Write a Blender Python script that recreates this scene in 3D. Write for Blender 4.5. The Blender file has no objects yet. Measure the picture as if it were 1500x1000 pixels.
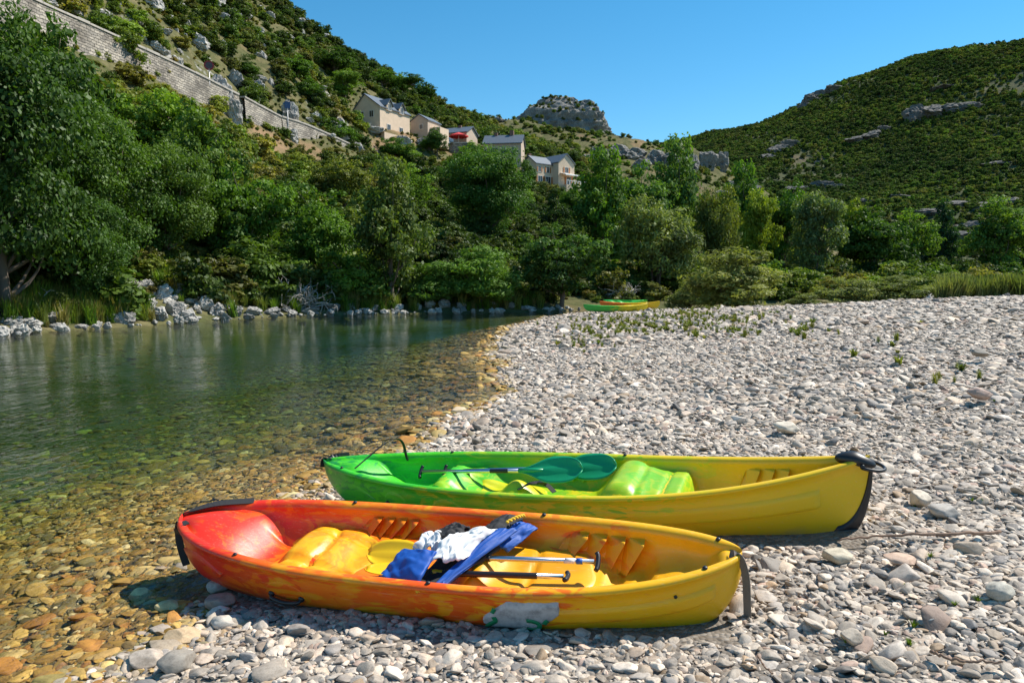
import bpy, math, random
import numpy as np
from mathutils import Matrix, Vector, Euler

# ------------------------------------------------------------------ camera, sky, sun, exposure
SC = bpy.context.scene
COL = SC.collection
F, HZ, CAMZ = 1080.0, 410.0, 2.0            # focal length in photo pixels, horizon row, eye height
cam = bpy.data.cameras.new('camera')
cam.sensor_width = 36.0
cam.lens = 36.0 * F / 1500.0
cam.clip_start = 0.05
cam.clip_end = 6000
camo = bpy.data.objects.new('camera', cam)
COL.objects.link(camo)
PITCH = math.atan((500.0 - HZ) / F)
camo.location = (0, 0, CAMZ)
camo.rotation_euler = (math.pi / 2 - PITCH, 0, 0)
SC.camera = camo

SUN_AZ, SUN_EL = math.radians(23), math.radians(51)     # azimuth from +X towards +Y
world = bpy.data.worlds.new('World')
SC.world = world
world.use_nodes = True
wn = world.node_tree
sky = wn.nodes.new('ShaderNodeTexSky')
sky.sky_type = 'NISHITA'
sky.sun_disc = False
sky.sun_elevation = SUN_EL
sky.sun_rotation = math.pi / 2 - SUN_AZ
sky.altitude = 450
sky.air_density = 1.0
sky.dust_density = 0.0
sky.ozone_density = 3.5
wn.nodes['Background'].inputs['Strength'].default_value = 0.112
hsv = wn.nodes.new('ShaderNodeHueSaturation')          # the film's vivid blue, the same over the whole sky
hsv.inputs['Saturation'].default_value = 1.3
hsv.inputs['Hue'].default_value = 0.485
wn.links.new(sky.outputs[0], hsv.inputs['Color'])
wn.links.new(hsv.outputs[0], wn.nodes['Background'].inputs['Color'])
sl = bpy.data.lights.new('sun', 'SUN')
sl.energy = 5.0
sl.angle = math.radians(0.53)
sl.color = (1.0, 0.94, 0.84)
suno = bpy.data.objects.new('sun', sl)
COL.objects.link(suno)
sdir = Vector((math.cos(SUN_EL) * math.cos(SUN_AZ), math.cos(SUN_EL) * math.sin(SUN_AZ), math.sin(SUN_EL)))
suno.rotation_euler = sdir.to_track_quat('Z', 'Y').to_euler()
suno.location = (40, 20, 60)
SC.view_settings.view_transform = 'Standard'
SC.view_settings.look = 'None'
SC.view_settings.exposure = 0.5
SC.view_settings.gamma = 1.0
SC.render.engine = 'CYCLES'
SC.cycles.max_bounces = 8
SC.cycles.transparent_max_bounces = 12
SC.cycles.use_denoising = True
SC.cycles.caustics_reflective = False
SC.cycles.caustics_refractive = False

rng = np.random.default_rng(7)
random.seed(7)

# ------------------------------------------------------------------ helpers
def P(px, py, Y):
    """world point seen at photo pixel (px, py) at distance Y"""
    cx, cy = (px - 750.0) / F, (500.0 - py) / F
    c, s = math.cos(PITCH), math.sin(PITCH)
    dy, dz = c + cy * s, -s + cy * c
    k = Y / dy
    return np.array([cx * k, Y, CAMZ + dz * k])

def G(px, py, z=0.0):
    cy = (500.0 - py) / F
    c, s = math.cos(PITCH), math.sin(PITCH)
    dy, dz = c + cy * s, -s + cy * c
    k = (z - CAMZ) / dz
    return np.array([(px - 750.0) / F * k, dy * k, z])

def pix(p):
    c, s = math.cos(PITCH), math.sin(PITCH)
    x, y, z = p[0], p[1], p[2] - CAMZ
    d = y * c - z * s
    u = y * s + z * c
    return (750 + F * x / d, 500 - F * u / d)

def hash3(ix, iy, iz, seed):
    h = (ix.astype(np.int64) * 374761393 + iy.astype(np.int64) * 668265263 + iz.astype(np.int64) * 2147483647 + seed * 144665) & 0xFFFFFFFF
    h = ((h ^ (h >> 13)) * 1274126177) & 0xFFFFFFFF
    h = ((h ^ (h >> 16)) * 2246822519) & 0xFFFFFFFF
    return ((h ^ (h >> 15)) & 0xFFFFFF) / float(0xFFFFFF)

def vnoise(p, seed=0):
    p = np.asarray(p, float)
    i = np.floor(p).astype(np.int64)
    f = p - i
    f = f * f * (3 - 2 * f)
    r = 0
    for a in (0, 1):
        wa = f[:, 0] if a else 1 - f[:, 0]
        for b in (0, 1):
            wb = f[:, 1] if b else 1 - f[:, 1]
            for c in (0, 1):
                wc = f[:, 2] if c else 1 - f[:, 2]
                r = r + wa * wb * wc * hash3(i[:, 0] + a, i[:, 1] + b, i[:, 2] + c, seed)
    return r * 2 - 1

def fbm(p, octv=4, seed=0, gain=0.5):
    p = np.asarray(p, float)
    r, a, t = 0, 1.0, 0
    for o in range(octv):
        r = r + a * vnoise(p * 2.0 ** o + 13.7 * o, seed + o)
        t += a
        a *= gain
    return r / t

def sstep(a, b, x):
    t = np.clip((x - a) / (b - a), 0, 1)
    return t * t * (3 - 2 * t)

def mesh_np(name, V, quads=None, tris=None, smooth=True):
    V = np.asarray(V, np.float32)
    me = bpy.data.meshes.new(name)
    me.vertices.add(len(V))
    me.vertices.foreach_set('co', V.ravel())
    li, ls = [], []
    st = 0
    if quads is not None and len(quads):
        q = np.asarray(quads, np.int32)
        li.append(q.ravel()); ls.append(st + 4 * np.arange(len(q))); st += 4 * len(q)
    if tris is not None and len(tris):
        t = np.asarray(tris, np.int32)
        li.append(t.ravel()); ls.append(st + 3 * np.arange(len(t))); st += 3 * len(t)
    li = np.concatenate(li).astype(np.int32); ls = np.concatenate(ls).astype(np.int32)
    me.loops.add(len(li)); me.loops.foreach_set('vertex_index', li)
    me.polygons.add(len(ls)); me.polygons.foreach_set('loop_start', ls)
    me.polygons.foreach_set('use_smooth', np.full(len(ls), smooth, dtype=bool))
    me.update(calc_edges=True)
    me.validate()
    return me

def obj(name, me, mat=None, parent=None, loc=None, rot=None, scale=None):
    o = bpy.data.objects.new(name, me)
    COL.objects.link(o)
    if mat is not None and me is not None and not me.materials:
        me.materials.append(mat)
    if parent is not None:
        o.parent = parent
    if loc is not None: o.location = loc
    if rot is not None: o.rotation_euler = rot
    if scale is not None: o.scale = scale
    return o

def tag(o, label=None, cat=None, group=None, kind=None):
    if label: o['label'] = label
    if cat: o['category'] = cat
    if group: o['group'] = group
    if kind: o['kind'] = kind
    return o

def empty(name, loc=(0, 0, 0), rz=0.0):
    o = bpy.data.objects.new(name, None)
    o.empty_display_size = 0.2
    COL.objects.link(o)
    o.location = loc
    o.rotation_euler = (0, 0, rz)
    return o

class MB:
    """collects simple solids into one mesh"""
    def __init__(s): s.v, s.f = [], []
    def add(s, V, Fc):
        n = len(s.v)
        s.v += [tuple(map(float, p)) for p in V]
        s.f += [tuple(int(i) + n for i in f) for f in Fc]
        return s
    def box(s, x0, x1, y0, y1, z0, z1):
        return s.add([(x0, y0, z0), (x1, y0, z0), (x1, y1, z0), (x0, y1, z0), (x0, y0, z1), (x1, y0, z1), (x1, y1, z1), (x0, y1, z1)],
                     [(0, 3, 2, 1), (4, 5, 6, 7), (0, 1, 5, 4), (1, 2, 6, 5), (2, 3, 7, 6), (3, 0, 4, 7)])
    def prism(s, poly, vec):
        """planar polygon (3-D points) swept along vec"""
        n = len(poly); v = np.array(vec, float)
        V = [np.array(p, float) for p in poly] + [np.array(p, float) + v for p in poly]
        Fc = [tuple(range(n - 1, -1, -1)), tuple(range(n, 2 * n))]
        for i in range(n):
            j = (i + 1) % n
            Fc.append((i, j, n + j, n + i))
        return s.add(V, Fc)
    def tube(s, path, rad, n=8, caps=True):
        path = [np.array(p, float) for p in path]
        if np.isscalar(rad): rad = [rad] * len(path)
        V, Fc = [], []
        up = np.array([0.13, 0.21, 0.97])
        for i, p in enumerate(path):
            a = path[max(i - 1, 0)]; b = path[min(i + 1, len(path) - 1)]
            d = b - a; d = d / (np.linalg.norm(d) + 1e-9)
            u = np.cross(d, up)
            if np.linalg.norm(u) < 0.15: u = np.cross(d, np.array([1.0, 0.1, 0.0]))
            u /= np.linalg.norm(u); w = np.cross(d, u)
            for k in range(n):
                a_ = 2 * math.pi * k / n
                V.append(p + rad[i] * (math.cos(a_) * u + math.sin(a_) * w))
        for i in range(len(path) - 1):
            for k in range(n):
                k2 = (k + 1) % n
                Fc.append((i * n + k, i * n + k2, (i + 1) * n + k2, (i + 1) * n + k))
        if caps:
            Fc.append(tuple(range(n - 1, -1, -1)))
            m = (len(path) - 1) * n
            Fc.append(tuple(range(m, m + n)))
        return s.add(V, Fc)
    def ribbon(s, path, width, wdir, thick=0.003):
        """a strap: width vector per point or one for all"""
        path = [np.array(p, float) for p in path]
        m = len(path); V, Fc = [], []
        for i, p in enumerate(path):
            w = np.array(wdir[i] if isinstance(wdir, list) else wdir, float)
            d = path[min(i + 1, m - 1)] - path[max(i - 1, 0)]
            w = w - d * (w @ d) / (d @ d + 1e-12); w /= np.linalg.norm(w) + 1e-9
            nn = np.cross(d, w); nn /= np.linalg.norm(nn) + 1e-9
            for sx, sz in ((-1, -1), (1, -1), (1, 1), (-1, 1)):
                V.append(p + w * sx * width / 2 + nn * sz * thick / 2)
        for i in range(m - 1):
            for k in range(4):
                k2 = (k + 1) % 4
                Fc.append((i * 4 + k, i * 4 + k2, i * 4 + 4 + k2, i * 4 + 4 + k))
        Fc.append((3, 2, 1, 0)); Fc.append(tuple(range(4 * m - 4, 4 * m)))
        return s.add(V, Fc)
    def mesh(s, name, smooth=False):
        me = bpy.data.meshes.new(name)
        me.from_pydata(s.v, [], s.f)
        if smooth:
            me.polygons.foreach_set('use_smooth', np.ones(len(me.polygons), dtype=bool))
        me.update()
        return me
    def build(s, name, mat, parent=None, smooth=False):
        return obj(name, s.mesh(name, smooth), mat, parent)

def spline(pts, n):
    """Catmull-Rom through pts"""
    pts = [np.array(p, float) for p in pts]
    q = [2 * pts[0] - pts[1]] + pts + [2 * pts[-1] - pts[-2]]
    out = []
    m = len(pts) - 1
    for k in range(n + 1):
        u = k / n * m
        i = min(int(u), m - 1); t = u - i
        a, b, c, d = q[i:i + 4]
        out.append(0.5 * (2 * b + (c - a) * t + (2 * a - 5 * b + 4 * c - d) * t * t + (3 * b - a - 3 * c + d) * t ** 3))
    return out

# ------------------------------------------------------------------ materials
MATS = {}
def nodes(name):
    m = bpy.data.materials.new(name)
    m.use_nodes = True
    nt = m.node_tree
    b = nt.nodes['Principled BSDF']
    return m, nt, b

def N(nt, typ, **kw):
    n = nt.nodes.new(typ)
    for k, v in kw.items():
        if k in n.inputs.keys(): n.inputs[k].default_value = v
        else: setattr(n, k, v)
    return n

def L(nt, a, b): nt.links.new(a, b)

def ramp(nt, fac, stops, interp='LINEAR'):
    r = nt.nodes.new('ShaderNodeValToRGB')
    r.color_ramp.interpolation = interp
    e = r.color_ramp.elements
    while len(e) > 1: e.remove(e[-1])
    e[0].position = stops[0][0]; e[0].color = (*stops[0][1], 1)
    for p, c in stops[1:]:
        x = e.new(p); x.color = (*c, 1)
    L(nt, fac, r.inputs[0])
    return r.outputs[0]

def mixc(nt, fac, a, b, typ='MIX'):
    m = nt.nodes.new('ShaderNodeMix'); m.data_type = 'RGBA'; m.blend_type = typ
    for s, v in ((0, fac), (6, a), (7, b)):
        if isinstance(v, (int, float)): m.inputs[s].default_value = v
        elif isinstance(v, tuple): m.inputs[s].default_value = (*v, 1) if len(v) == 3 else v
        else: L(nt, v, m.inputs[s])
    return m.outputs[2]

def mathn(nt, op, a, b=None, clamp=False):
    m = nt.nodes.new('ShaderNodeMath'); m.operation = op; m.use_clamp = clamp
    for s, v in ((0, a), (1, b)):
        if v is None: continue
        if isinstance(v, (int, float)): m.inputs[s].default_value = v
        else: L(nt, v, m.inputs[s])
    return m.outputs[0]

def noise(nt, vec, scale, detail=4, rough=0.55, dist=0.0):
    n = nt.nodes.new('ShaderNodeTexNoise')
    n.inputs['Scale'].default_value = scale; n.inputs['Detail'].default_value = detail
    n.inputs['Roughness'].default_value = rough; n.inputs['Distortion'].default_value = dist
    if vec is not None: L(nt, vec, n.inputs['Vector'])
    return n

def bump(nt, h, strength, dist, b):
    n = nt.nodes.new('ShaderNodeBump')
    n.inputs['Strength'].default_value = strength; n.inputs['Distance'].default_value = dist
    L(nt, h, n.inputs['Height']); L(nt, n.outputs[0], b.inputs['Normal'])
    return n

def simple(name, col, rough=0.6, metal=0.0, var=0.15, scale=8.0, bmp=0.15, bdist=0.004):
    if name in MATS: return MATS[name]
    m, nt, b = nodes(name)
    tc = N(nt, 'ShaderNodeTexCoord')
    n = noise(nt, tc.outputs['Object'], scale, 5)
    c = mixc(nt, n.outputs[0], tuple(x * (1 - var) for x in col), tuple(min(1, x * (1 + var)) for x in col))
    L(nt, c, b.inputs['Base Color'])
    b.inputs['Roughness'].default_value = rough
    b.inputs['Metallic'].default_value = metal
    if bmp: bump(nt, n.outputs[0], bmp, bdist, b)
    MATS[name] = m
    return m

def stone_mat(name, instanced):
    m, nt, b = nodes(name)
    if instanced:
        a = N(nt, 'ShaderNodeAttribute'); a.attribute_type = 'INSTANCER'; a.attribute_name = 'col'
        col = a.outputs['Color']
    else:
        a = N(nt, 'ShaderNodeObjectInfo'); col = a.outputs['Color']
    oi = N(nt, 'ShaderNodeObjectInfo')
    tc = N(nt, 'ShaderNodeTexCoord')
    add = N(nt, 'ShaderNodeVectorMath', operation='ADD')
    L(nt, tc.outputs['Object'], add.inputs[0])
    cb = N(nt, 'ShaderNodeCombineXYZ')
    r7 = mathn(nt, 'MULTIPLY', oi.outputs['Random'], 37.0)
    for i in range(3): L(nt, r7, cb.inputs[i])
    L(nt, cb.outputs[0], add.inputs[1])
    n1 = noise(nt, add.outputs[0], 1.6, 5, 0.6)
    n2 = noise(nt, add.outputs[0], 9.0, 4, 0.7)
    f1 = ramp(nt, n1.outputs[0], [(0.3, (0.66, 0.64, 0.62)), (0.55, (1, 1, 1)), (0.75, (1.12, 1.08, 1.0))])
    c1 = mixc(nt, 1.0, col, f1, 'MULTIPLY')
    f2 = ramp(nt, n2.outputs[0], [(0.32, (0.7, 0.68, 0.66)), (0.5, (1, 1, 1))])
    c2 = mixc(nt, 0.7, c1, f2, 'MULTIPLY')
    L(nt, c2, b.inputs['Base Color'])
    b.inputs['Roughness'].default_value = 0.72
    b.inputs['Specular IOR Level'].default_value = 0.35
    h = mathn(nt, 'ADD', n1.outputs[0], mathn(nt, 'MULTIPLY', n2.outputs[0], 0.4))
    bump(nt, h, 0.5, 0.006, b)
    return m
M_STONE_I = stone_mat('river_stone_gravel', True)
M_STONE = stone_mat('river_stone', False)

def rock_mat(name, k):
    m, nt, b = nodes(name)
    tc = N(nt, 'ShaderNodeTexCoord')
    geo = N(nt, 'ShaderNodeNewGeometry')
    n1 = noise(nt, geo.outputs['Position'], 0.35, 8, 0.65)
    n2 = noise(nt, geo.outputs['Position'], 2.2, 6, 0.7)
    c = ramp(nt, n1.outputs[0], [(0.25, (0.17, 0.16, 0.145)), (0.42, (0.36, 0.34, 0.31)), (0.6, (0.55, 0.52, 0.47)), (0.8, (0.60, 0.53, 0.43))])
    f = ramp(nt, n2.outputs[0], [(0.35, (0.45, 0.44, 0.43)), (0.55, (1, 1, 1))])
    L(nt, mixc(nt, 1.0, mixc(nt, 0.85, c, f, 'MULTIPLY'), (k, k, k), 'MULTIPLY'), b.inputs['Base Color'])
    b.inputs['Roughness'].default_value = 0.9
    bump(nt, n2.outputs[0], 0.7, 0.35, b)
    return m
M_ROCK = rock_mat('limestone', 1.0)
M_ROCKD = rock_mat('weathered_limestone', 0.5)
M_ROCKM = rock_mat('shaded_cliff_limestone', 0.30)  # limestone darkened so the shade on the mountain cliffs is in its colour

def leaf_mat(name, instanced):
    m = bpy.data.materials.new(name); m.use_nodes = True
    nt = m.node_tree; nt.nodes.clear()
    out = N(nt, 'ShaderNodeOutputMaterial')
    if instanced:
        a = N(nt, 'ShaderNodeAttribute'); a.attribute_type = 'INSTANCER'; a.attribute_name = 'col'
        col = a.outputs['Color']
    else:
        a = N(nt, 'ShaderNodeObjectInfo'); col = a.outputs['Color']
    sh = N(nt, 'ShaderNodeAttribute'); sh.attribute_name = 'shade'
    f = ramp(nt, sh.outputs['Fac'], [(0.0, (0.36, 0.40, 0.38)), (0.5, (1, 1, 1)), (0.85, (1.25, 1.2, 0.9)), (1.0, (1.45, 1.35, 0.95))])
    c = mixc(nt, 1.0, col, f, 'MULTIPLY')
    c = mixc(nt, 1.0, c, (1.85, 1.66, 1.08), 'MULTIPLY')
    d = N(nt, 'ShaderNodeBsdfDiffuse'); L(nt, c, d.inputs['Color'])
    t = N(nt, 'ShaderNodeBsdfTranslucent')
    L(nt, mixc(nt, 1.0, c, (1.3, 1.45, 0.5), 'MULTIPLY'), t.inputs['Color'])
    g = N(nt, 'ShaderNodeBsdfGlossy'); g.inputs['Roughness'].default_value = 0.5
    g.inputs['Color'].default_value = (0.8, 0.85, 0.8, 1)
    m1 = N(nt, 'ShaderNodeMixShader'); m1.inputs[0].default_value = 0.34
    L(nt, d.outputs[0], m1.inputs[1]); L(nt, t.outputs[0], m1.inputs[2])
    m2 = N(nt, 'ShaderNodeMixShader'); m2.inputs[0].default_value = 0.018
    L(nt, m1.outputs[0], m2.inputs[1]); L(nt, g.outputs[0], m2.inputs[2])
    L(nt, m2.outputs[0], out.inputs[0])
    return m
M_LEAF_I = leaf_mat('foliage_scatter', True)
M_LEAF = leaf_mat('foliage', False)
M_BARK = simple('bark', (0.13, 0.10, 0.075), 0.9, var=0.5, scale=14, bmp=0.6, bdist=0.02)
M_DEAD = simple('bleached_wood', (0.42, 0.38, 0.33), 0.85, var=0.35, scale=20, bmp=0.5, bdist=0.01)
M_TWIG = simple('twig_bark', (0.24, 0.15, 0.10), 0.85, var=0.35, scale=30, bmp=0.5, bdist=0.004)

def terrain_mat(name, lo, dry, soil, rockc, scale=1.0, rock_w=0.5, soil_hi=0.6):
    m, nt, b = nodes(name)
    geo = N(nt, 'ShaderNodeNewGeometry')
    pos = geo.outputs['Position']
    n1 = noise(nt, pos, 0.06 * scale, 6, 0.6)
    n2 = noise(nt, pos, 0.5 * scale, 6, 0.65)
    n3 = noise(nt, pos, 3.0 * scale, 4, 0.6)
    c = ramp(nt, n2.outputs[0], [(0.3, lo), (0.52, tuple((a + d) / 2 for a, d in zip(lo, dry))), (0.66, dry)])
    fs = ramp(nt, n1.outputs[0], [(soil_hi - 0.06, (0, 0, 0)), (soil_hi + 0.04, (1, 1, 1))])
    c = mixc(nt, fs, c, soil)
    nv = N(nt, 'ShaderNodeSeparateXYZ'); L(nt, geo.outputs['Normal'], nv.inputs[0])
    st = mathn(nt, 'ADD', nv.outputs[2], mathn(nt, 'MULTIPLY', mathn(nt, 'SUBTRACT', n2.outputs[0], 0.5), 0.9))
    fr = ramp(nt, st, [(rock_w - 0.06, (1, 1, 1)), (rock_w + 0.05, (0, 0, 0))])
    rc = mixc(nt, n3.outputs[0], tuple(x * 0.5 for x in rockc), tuple(x * 1.35 for x in rockc))
    c = mixc(nt, fr, c, rc)
    f3 = ramp(nt, n3.outputs[0], [(0.3, (0.65, 0.65, 0.65)), (0.6, (1.1, 1.1, 1.1))])
    L(nt, mixc(nt, 0.8, c, f3, 'MULTIPLY'), b.inputs['Base Color'])
    b.inputs['Roughness'].default_value = 0.95
    b.inputs['Specular IOR Level'].default_value = 0.1
    bump(nt, n2.outputs[0], 0.6, 0.5 / scale, b)
    return m

# ------------------------------------------------------------------ ground: river bed and gravel bar
SH = [np.array([-2.1, -6.0]), np.array([-2.3, 1.0])]
for px, py in [(110, 1000), (215, 950), (285, 880), (300, 845), (400, 760), (490, 690), (560, 668), (625, 650), (655, 622), (690, 596), (738, 574), (738, 548), (722, 520), (722, 500), (752, 478), (792, 466), (830, 460)]:
    SH.append(G(px, py)[:2])
SH += [np.array(q, float) for q in [(6.5, 44.2), (11, 46.5), (18, 49.5), (30, 53), (48, 56), (80, 58)]]
SH = np.array(SH)
POLY_BEACH = np.vstack([SH, [[80, -8], [-2.1, -8]]])
FB = [np.array([-21.0, 8.0])]
for px, py in [(-100, 500), (0, 491), (200, 477), (400, 465), (560, 460), (700, 458), (790, 456.5)]:
    FB.append(G(px, py)[:2])
FB += [np.array(q, float) for q in [(7, 50.0), (12, 52.5), (22, 56), (40, 60), (80, 65)]]
FB = np.array(FB)
POLY_FAR = np.vstack([FB, [[80, 200], [-120, 200], [-120, 8]]])

def seg_dist(p, line):
    d = np.full(len(p), 1e9)
    for a, b in zip(line[:-1], line[1:]):
        ab = b - a
        t = np.clip(((p - a) @ ab) / (ab @ ab), 0, 1)
        d = np.minimum(d, np.linalg.norm(p - a - t[:, None] * ab, axis=1))
    return d

def inside(p, poly):
    x, y = p[:, 0], p[:, 1]
    r = np.zeros(len(p), bool)
    n = len(poly)
    for i in range(n):
        a, b = poly[i], poly[(i + 1) % n]
        c = ((a[1] > y) != (b[1] > y))
        if a[1] != b[1]:
            c &= x < (b[0] - a[0]) * (y - a[1]) / (b[1] - a[1]) + a[0]
        r ^= c
    return r

def shore(p):
    d = seg_dist(p, SH)
    wob = 0.25 * vnoise(np.c_[p * 0.9, np.zeros(len(p))], 51) * sstep(5, 12, p[:, 1]) + 0.08 * vnoise(np.c_[p * 3.1, np.zeros(len(p))], 52)
    return np.where(inside(p, POLY_BEACH), d, -d) + wob

def beach_z(p):
    p = np.asarray(p, float)
    d = shore(p)
    far = sstep(10, 34, p[:, 1])
    up = (0.075 * np.minimum(d, 3.0) + 1.35 * (1 - np.exp(-np.maximum(d - 3.0, 0) / 17.0))) * (1 - 0.08 * far)
    up += 0.10 * np.exp(-((p[:, 0] - 1.5) ** 2 + (p[:, 1] - 15) ** 2) / 30.0) * sstep(0, 3, d)
    up += 0.38 * sstep(11, 30, p[:, 0]) * sstep(2, 9, d)
    df = seg_dist(p, FB)
    w = np.maximum(-d, 0)
    dep = 0.075 * np.minimum(w, 2.5) + 1.7 * (1 - np.exp(-(np.maximum(w - 0.5, 0) / 6.5) ** 1.5))
    dep *= 0.25 + 0.75 * sstep(0, 5, df)
    z = np.where(d > 0, up, -dep)
    q = np.c_[p, np.zeros(len(p))]
    z = z + sstep(-1.5, 2.5, d) * (0.045 * fbm(q * 0.7, 3, 60) + 0.02 * vnoise(q * 2.7, 61)) + 0.012 * vnoise(q * 4.0, 62)
    return z

ys = np.concatenate([np.linspace(-6, 1.5, 16)[:-1], np.linspace(1.5, 12, 150)[:-1], np.linspace(12, 30, 110)[:-1], np.linspace(30, 72, 100)])
xs = np.concatenate([np.linspace(-40, -9, 50)[:-1], np.linspace(-9, 9, 220)[:-1], np.linspace(9, 75, 110)])
gx, gy = np.meshgrid(xs, ys)
pp = np.c_[gx.ravel(), gy.ravel()]
gz = beach_z(pp)
def grid_quads(ny, nx):
    i = np.arange(ny - 1)[:, None] * nx + np.arange(nx - 1)[None, :]
    i = i.ravel()
    return np.c_[i, i + 1, i + nx + 1, i + nx]

def ground_mat():
    m, nt, b = nodes('silt_and_grit')
    geo = N(nt, 'ShaderNodeNewGeometry')
    pos = geo.outputs['Position']
    sx = N(nt, 'ShaderNodeSeparateXYZ'); L(nt, pos, sx.inputs[0])
    n1 = noise(nt, pos, 1.1, 6, 0.6)
    v = N(nt, 'ShaderNodeTexVoronoi'); v.inputs['Scale'].default_value = 34.0; L(nt, pos, v.inputs['Vector'])
    v2 = N(nt, 'ShaderNodeTexVoronoi'); v2.inputs['Scale'].default_value = 11.0; L(nt, pos, v2.inputs['Vector'])
    hs = N(nt, 'ShaderNodeSeparateColor'); L(nt, v.outputs['Color'], hs.inputs[0])
    h2 = N(nt, 'ShaderNodeSeparateColor'); L(nt, v2.outputs['Color'], h2.inputs[0])
    dry = ramp(nt, hs.outputs[0], [(0.0, (0.09, 0.075, 0.06)), (0.5, (0.20, 0.175, 0.15)), (1.0, (0.36, 0.33, 0.29))])
    dry = mixc(nt, n1.outputs[0], dry, (0.17, 0.135, 0.10))
    wet = ramp(nt, h2.outputs[0], [(0.0, (0.05, 0.035, 0.012)), (0.35, (0.15, 0.10, 0.03)), (0.7, (0.27, 0.19, 0.06)), (1.0, (0.36, 0.27, 0.12))])
    wet = mixc(nt, n1.outputs[0], wet, (0.16, 0.13, 0.04))
    deep = mixc(nt, n1.outputs[0], (0.045, 0.062, 0.02), (0.13, 0.14, 0.05))
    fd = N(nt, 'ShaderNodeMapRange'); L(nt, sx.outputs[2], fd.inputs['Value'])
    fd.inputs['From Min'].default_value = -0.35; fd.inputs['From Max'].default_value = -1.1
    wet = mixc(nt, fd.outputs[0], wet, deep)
    fw = N(nt, 'ShaderNodeMapRange'); L(nt, sx.outputs[2], fw.inputs['Value'])
    fw.inputs['From Min'].default_value = -0.01; fw.inputs['From Max'].default_value = 0.03
    L(nt, mixc(nt, fw.outputs[0], wet, dry), b.inputs['Base Color'])
    b.inputs['Roughness'].default_value = 0.85
    bump(nt, v.outputs['Distance'], 0.8, 0.02, b).invert = True
    return m
M_GROUND = ground_mat()
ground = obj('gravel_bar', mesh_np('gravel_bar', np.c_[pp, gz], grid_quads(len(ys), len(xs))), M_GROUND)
tag(ground, kind='structure')

def zb(x, y): return float(beach_z(np.array([[x, y]]))[0])

# ------------------------------------------------------------------ water
def water_mat():
    m = bpy.data.materials.new('river_water'); m.use_nodes = True
    nt = m.node_tree; nt.nodes.clear()
    out = N(nt, 'ShaderNodeOutputMaterial')
    geo = N(nt, 'ShaderNodeNewGeometry')
    mp = N(nt, 'ShaderNodeMapping'); mp.inputs['Scale'].default_value = (1.0, 0.55, 1.0)
    mp.inputs['Rotation'].default_value = (0, 0, 0.35)
    L(nt, geo.outputs['Position'], mp.inputs[0])
    n1 = noise(nt, mp.outputs[0], 4.5, 3, 0.5, 0.6)
    n2 = noise(nt, mp.outputs[0], 17.0, 3, 0.6, 0.8)
    n3 = noise(nt, mp.outputs[0], 1.1, 2, 0.5, 0.3)
    h = mathn(nt, 'ADD', mathn(nt, 'ADD', n1.outputs[0], mathn(nt, 'MULTIPLY', n2.outputs[0], 0.5)), mathn(nt, 'MULTIPLY', n3.outputs[0], 1.6))
    n6 = noise(nt, geo.outputs['Position'], 0.16, 3, 0.5, 0.8)
    calm = ramp(nt, n6.outputs[0], [(0.36, (0.55, 0.55, 0.55)), (0.64, (1.4, 1.4, 1.4))])
    h = mathn(nt, 'MULTIPLY', h, calm)
    b = N(nt, 'ShaderNodeBump'); b.inputs['Strength'].default_value = 1.0; b.inputs['Distance'].default_value = 0.032
    L(nt, h, b.inputs['Height'])
    fr = N(nt, 'ShaderNodeFresnel'); fr.inputs['IOR'].default_value = 1.33
    L(nt, b.outputs[0], fr.inputs['Normal'])
    gl = N(nt, 'ShaderNodeBsdfGlossy'); gl.inputs['Roughness'].default_value = 0.03
    L(nt, b.outputs[0], gl.inputs['Normal'])
    gl.inputs['Color'].default_value = (1, 1, 1, 1)
    tr = N(nt, 'ShaderNodeBsdfTransparent')
    mx = N(nt, 'ShaderNodeMixShader')
    L(nt, fr.outputs[0], mx.inputs[0]); L(nt, tr.outputs[0], mx.inputs[1]); L(nt, gl.outputs[0], mx.inputs[2])
    L(nt, mx.outputs[0], out.inputs['Surface'])
    va = N(nt, 'ShaderNodeVolumeAbsorption'); va.inputs['Color'].default_value = (0.30, 0.64, 0.20, 1)
    va.inputs['Density'].default_value = 0.20
    L(nt, va.outputs[0], out.inputs['Volume'])
    return m
wb = MB().box(-38, 74, -5.5, 71, -5.0, 0.0)
water = wb.build('river_water', water_mat())
tag(water, kind='structure')

# ------------------------------------------------------------------ hills
class RBF:
    def __init__(s, pts):
        pts = np.array(pts, float)
        s.c = pts[:, :2]
        n = len(pts)
        A = np.linalg.norm(s.c[:, None] - s.c[None], axis=2)
        A += np.eye(n) * 0.4
        B = np.zeros((n + 3, n + 3)); B[:n, :n] = A
        B[:n, n] = 1; B[n, :n] = 1
        B[:n, n + 1:] = s.c; B[n + 1:, :n] = s.c.T
        r = np.zeros(n + 3); r[:n] = pts[:, 2]
        s.w = np.linalg.solve(B, r)
    def __call__(s, p):
        p = np.asarray(p, float)
        out = np.empty(len(p))
        for k in range(0, len(p), 20000):
            q = p[k:k + 20000]
            A = np.linalg.norm(q[:, None] - s.c[None], axis=2)
            n = len(s.c)
            out[k:k + 20000] = A @ s.w[:n] + s.w[n] + q @ s.w[n + 1:]
        return out

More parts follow.
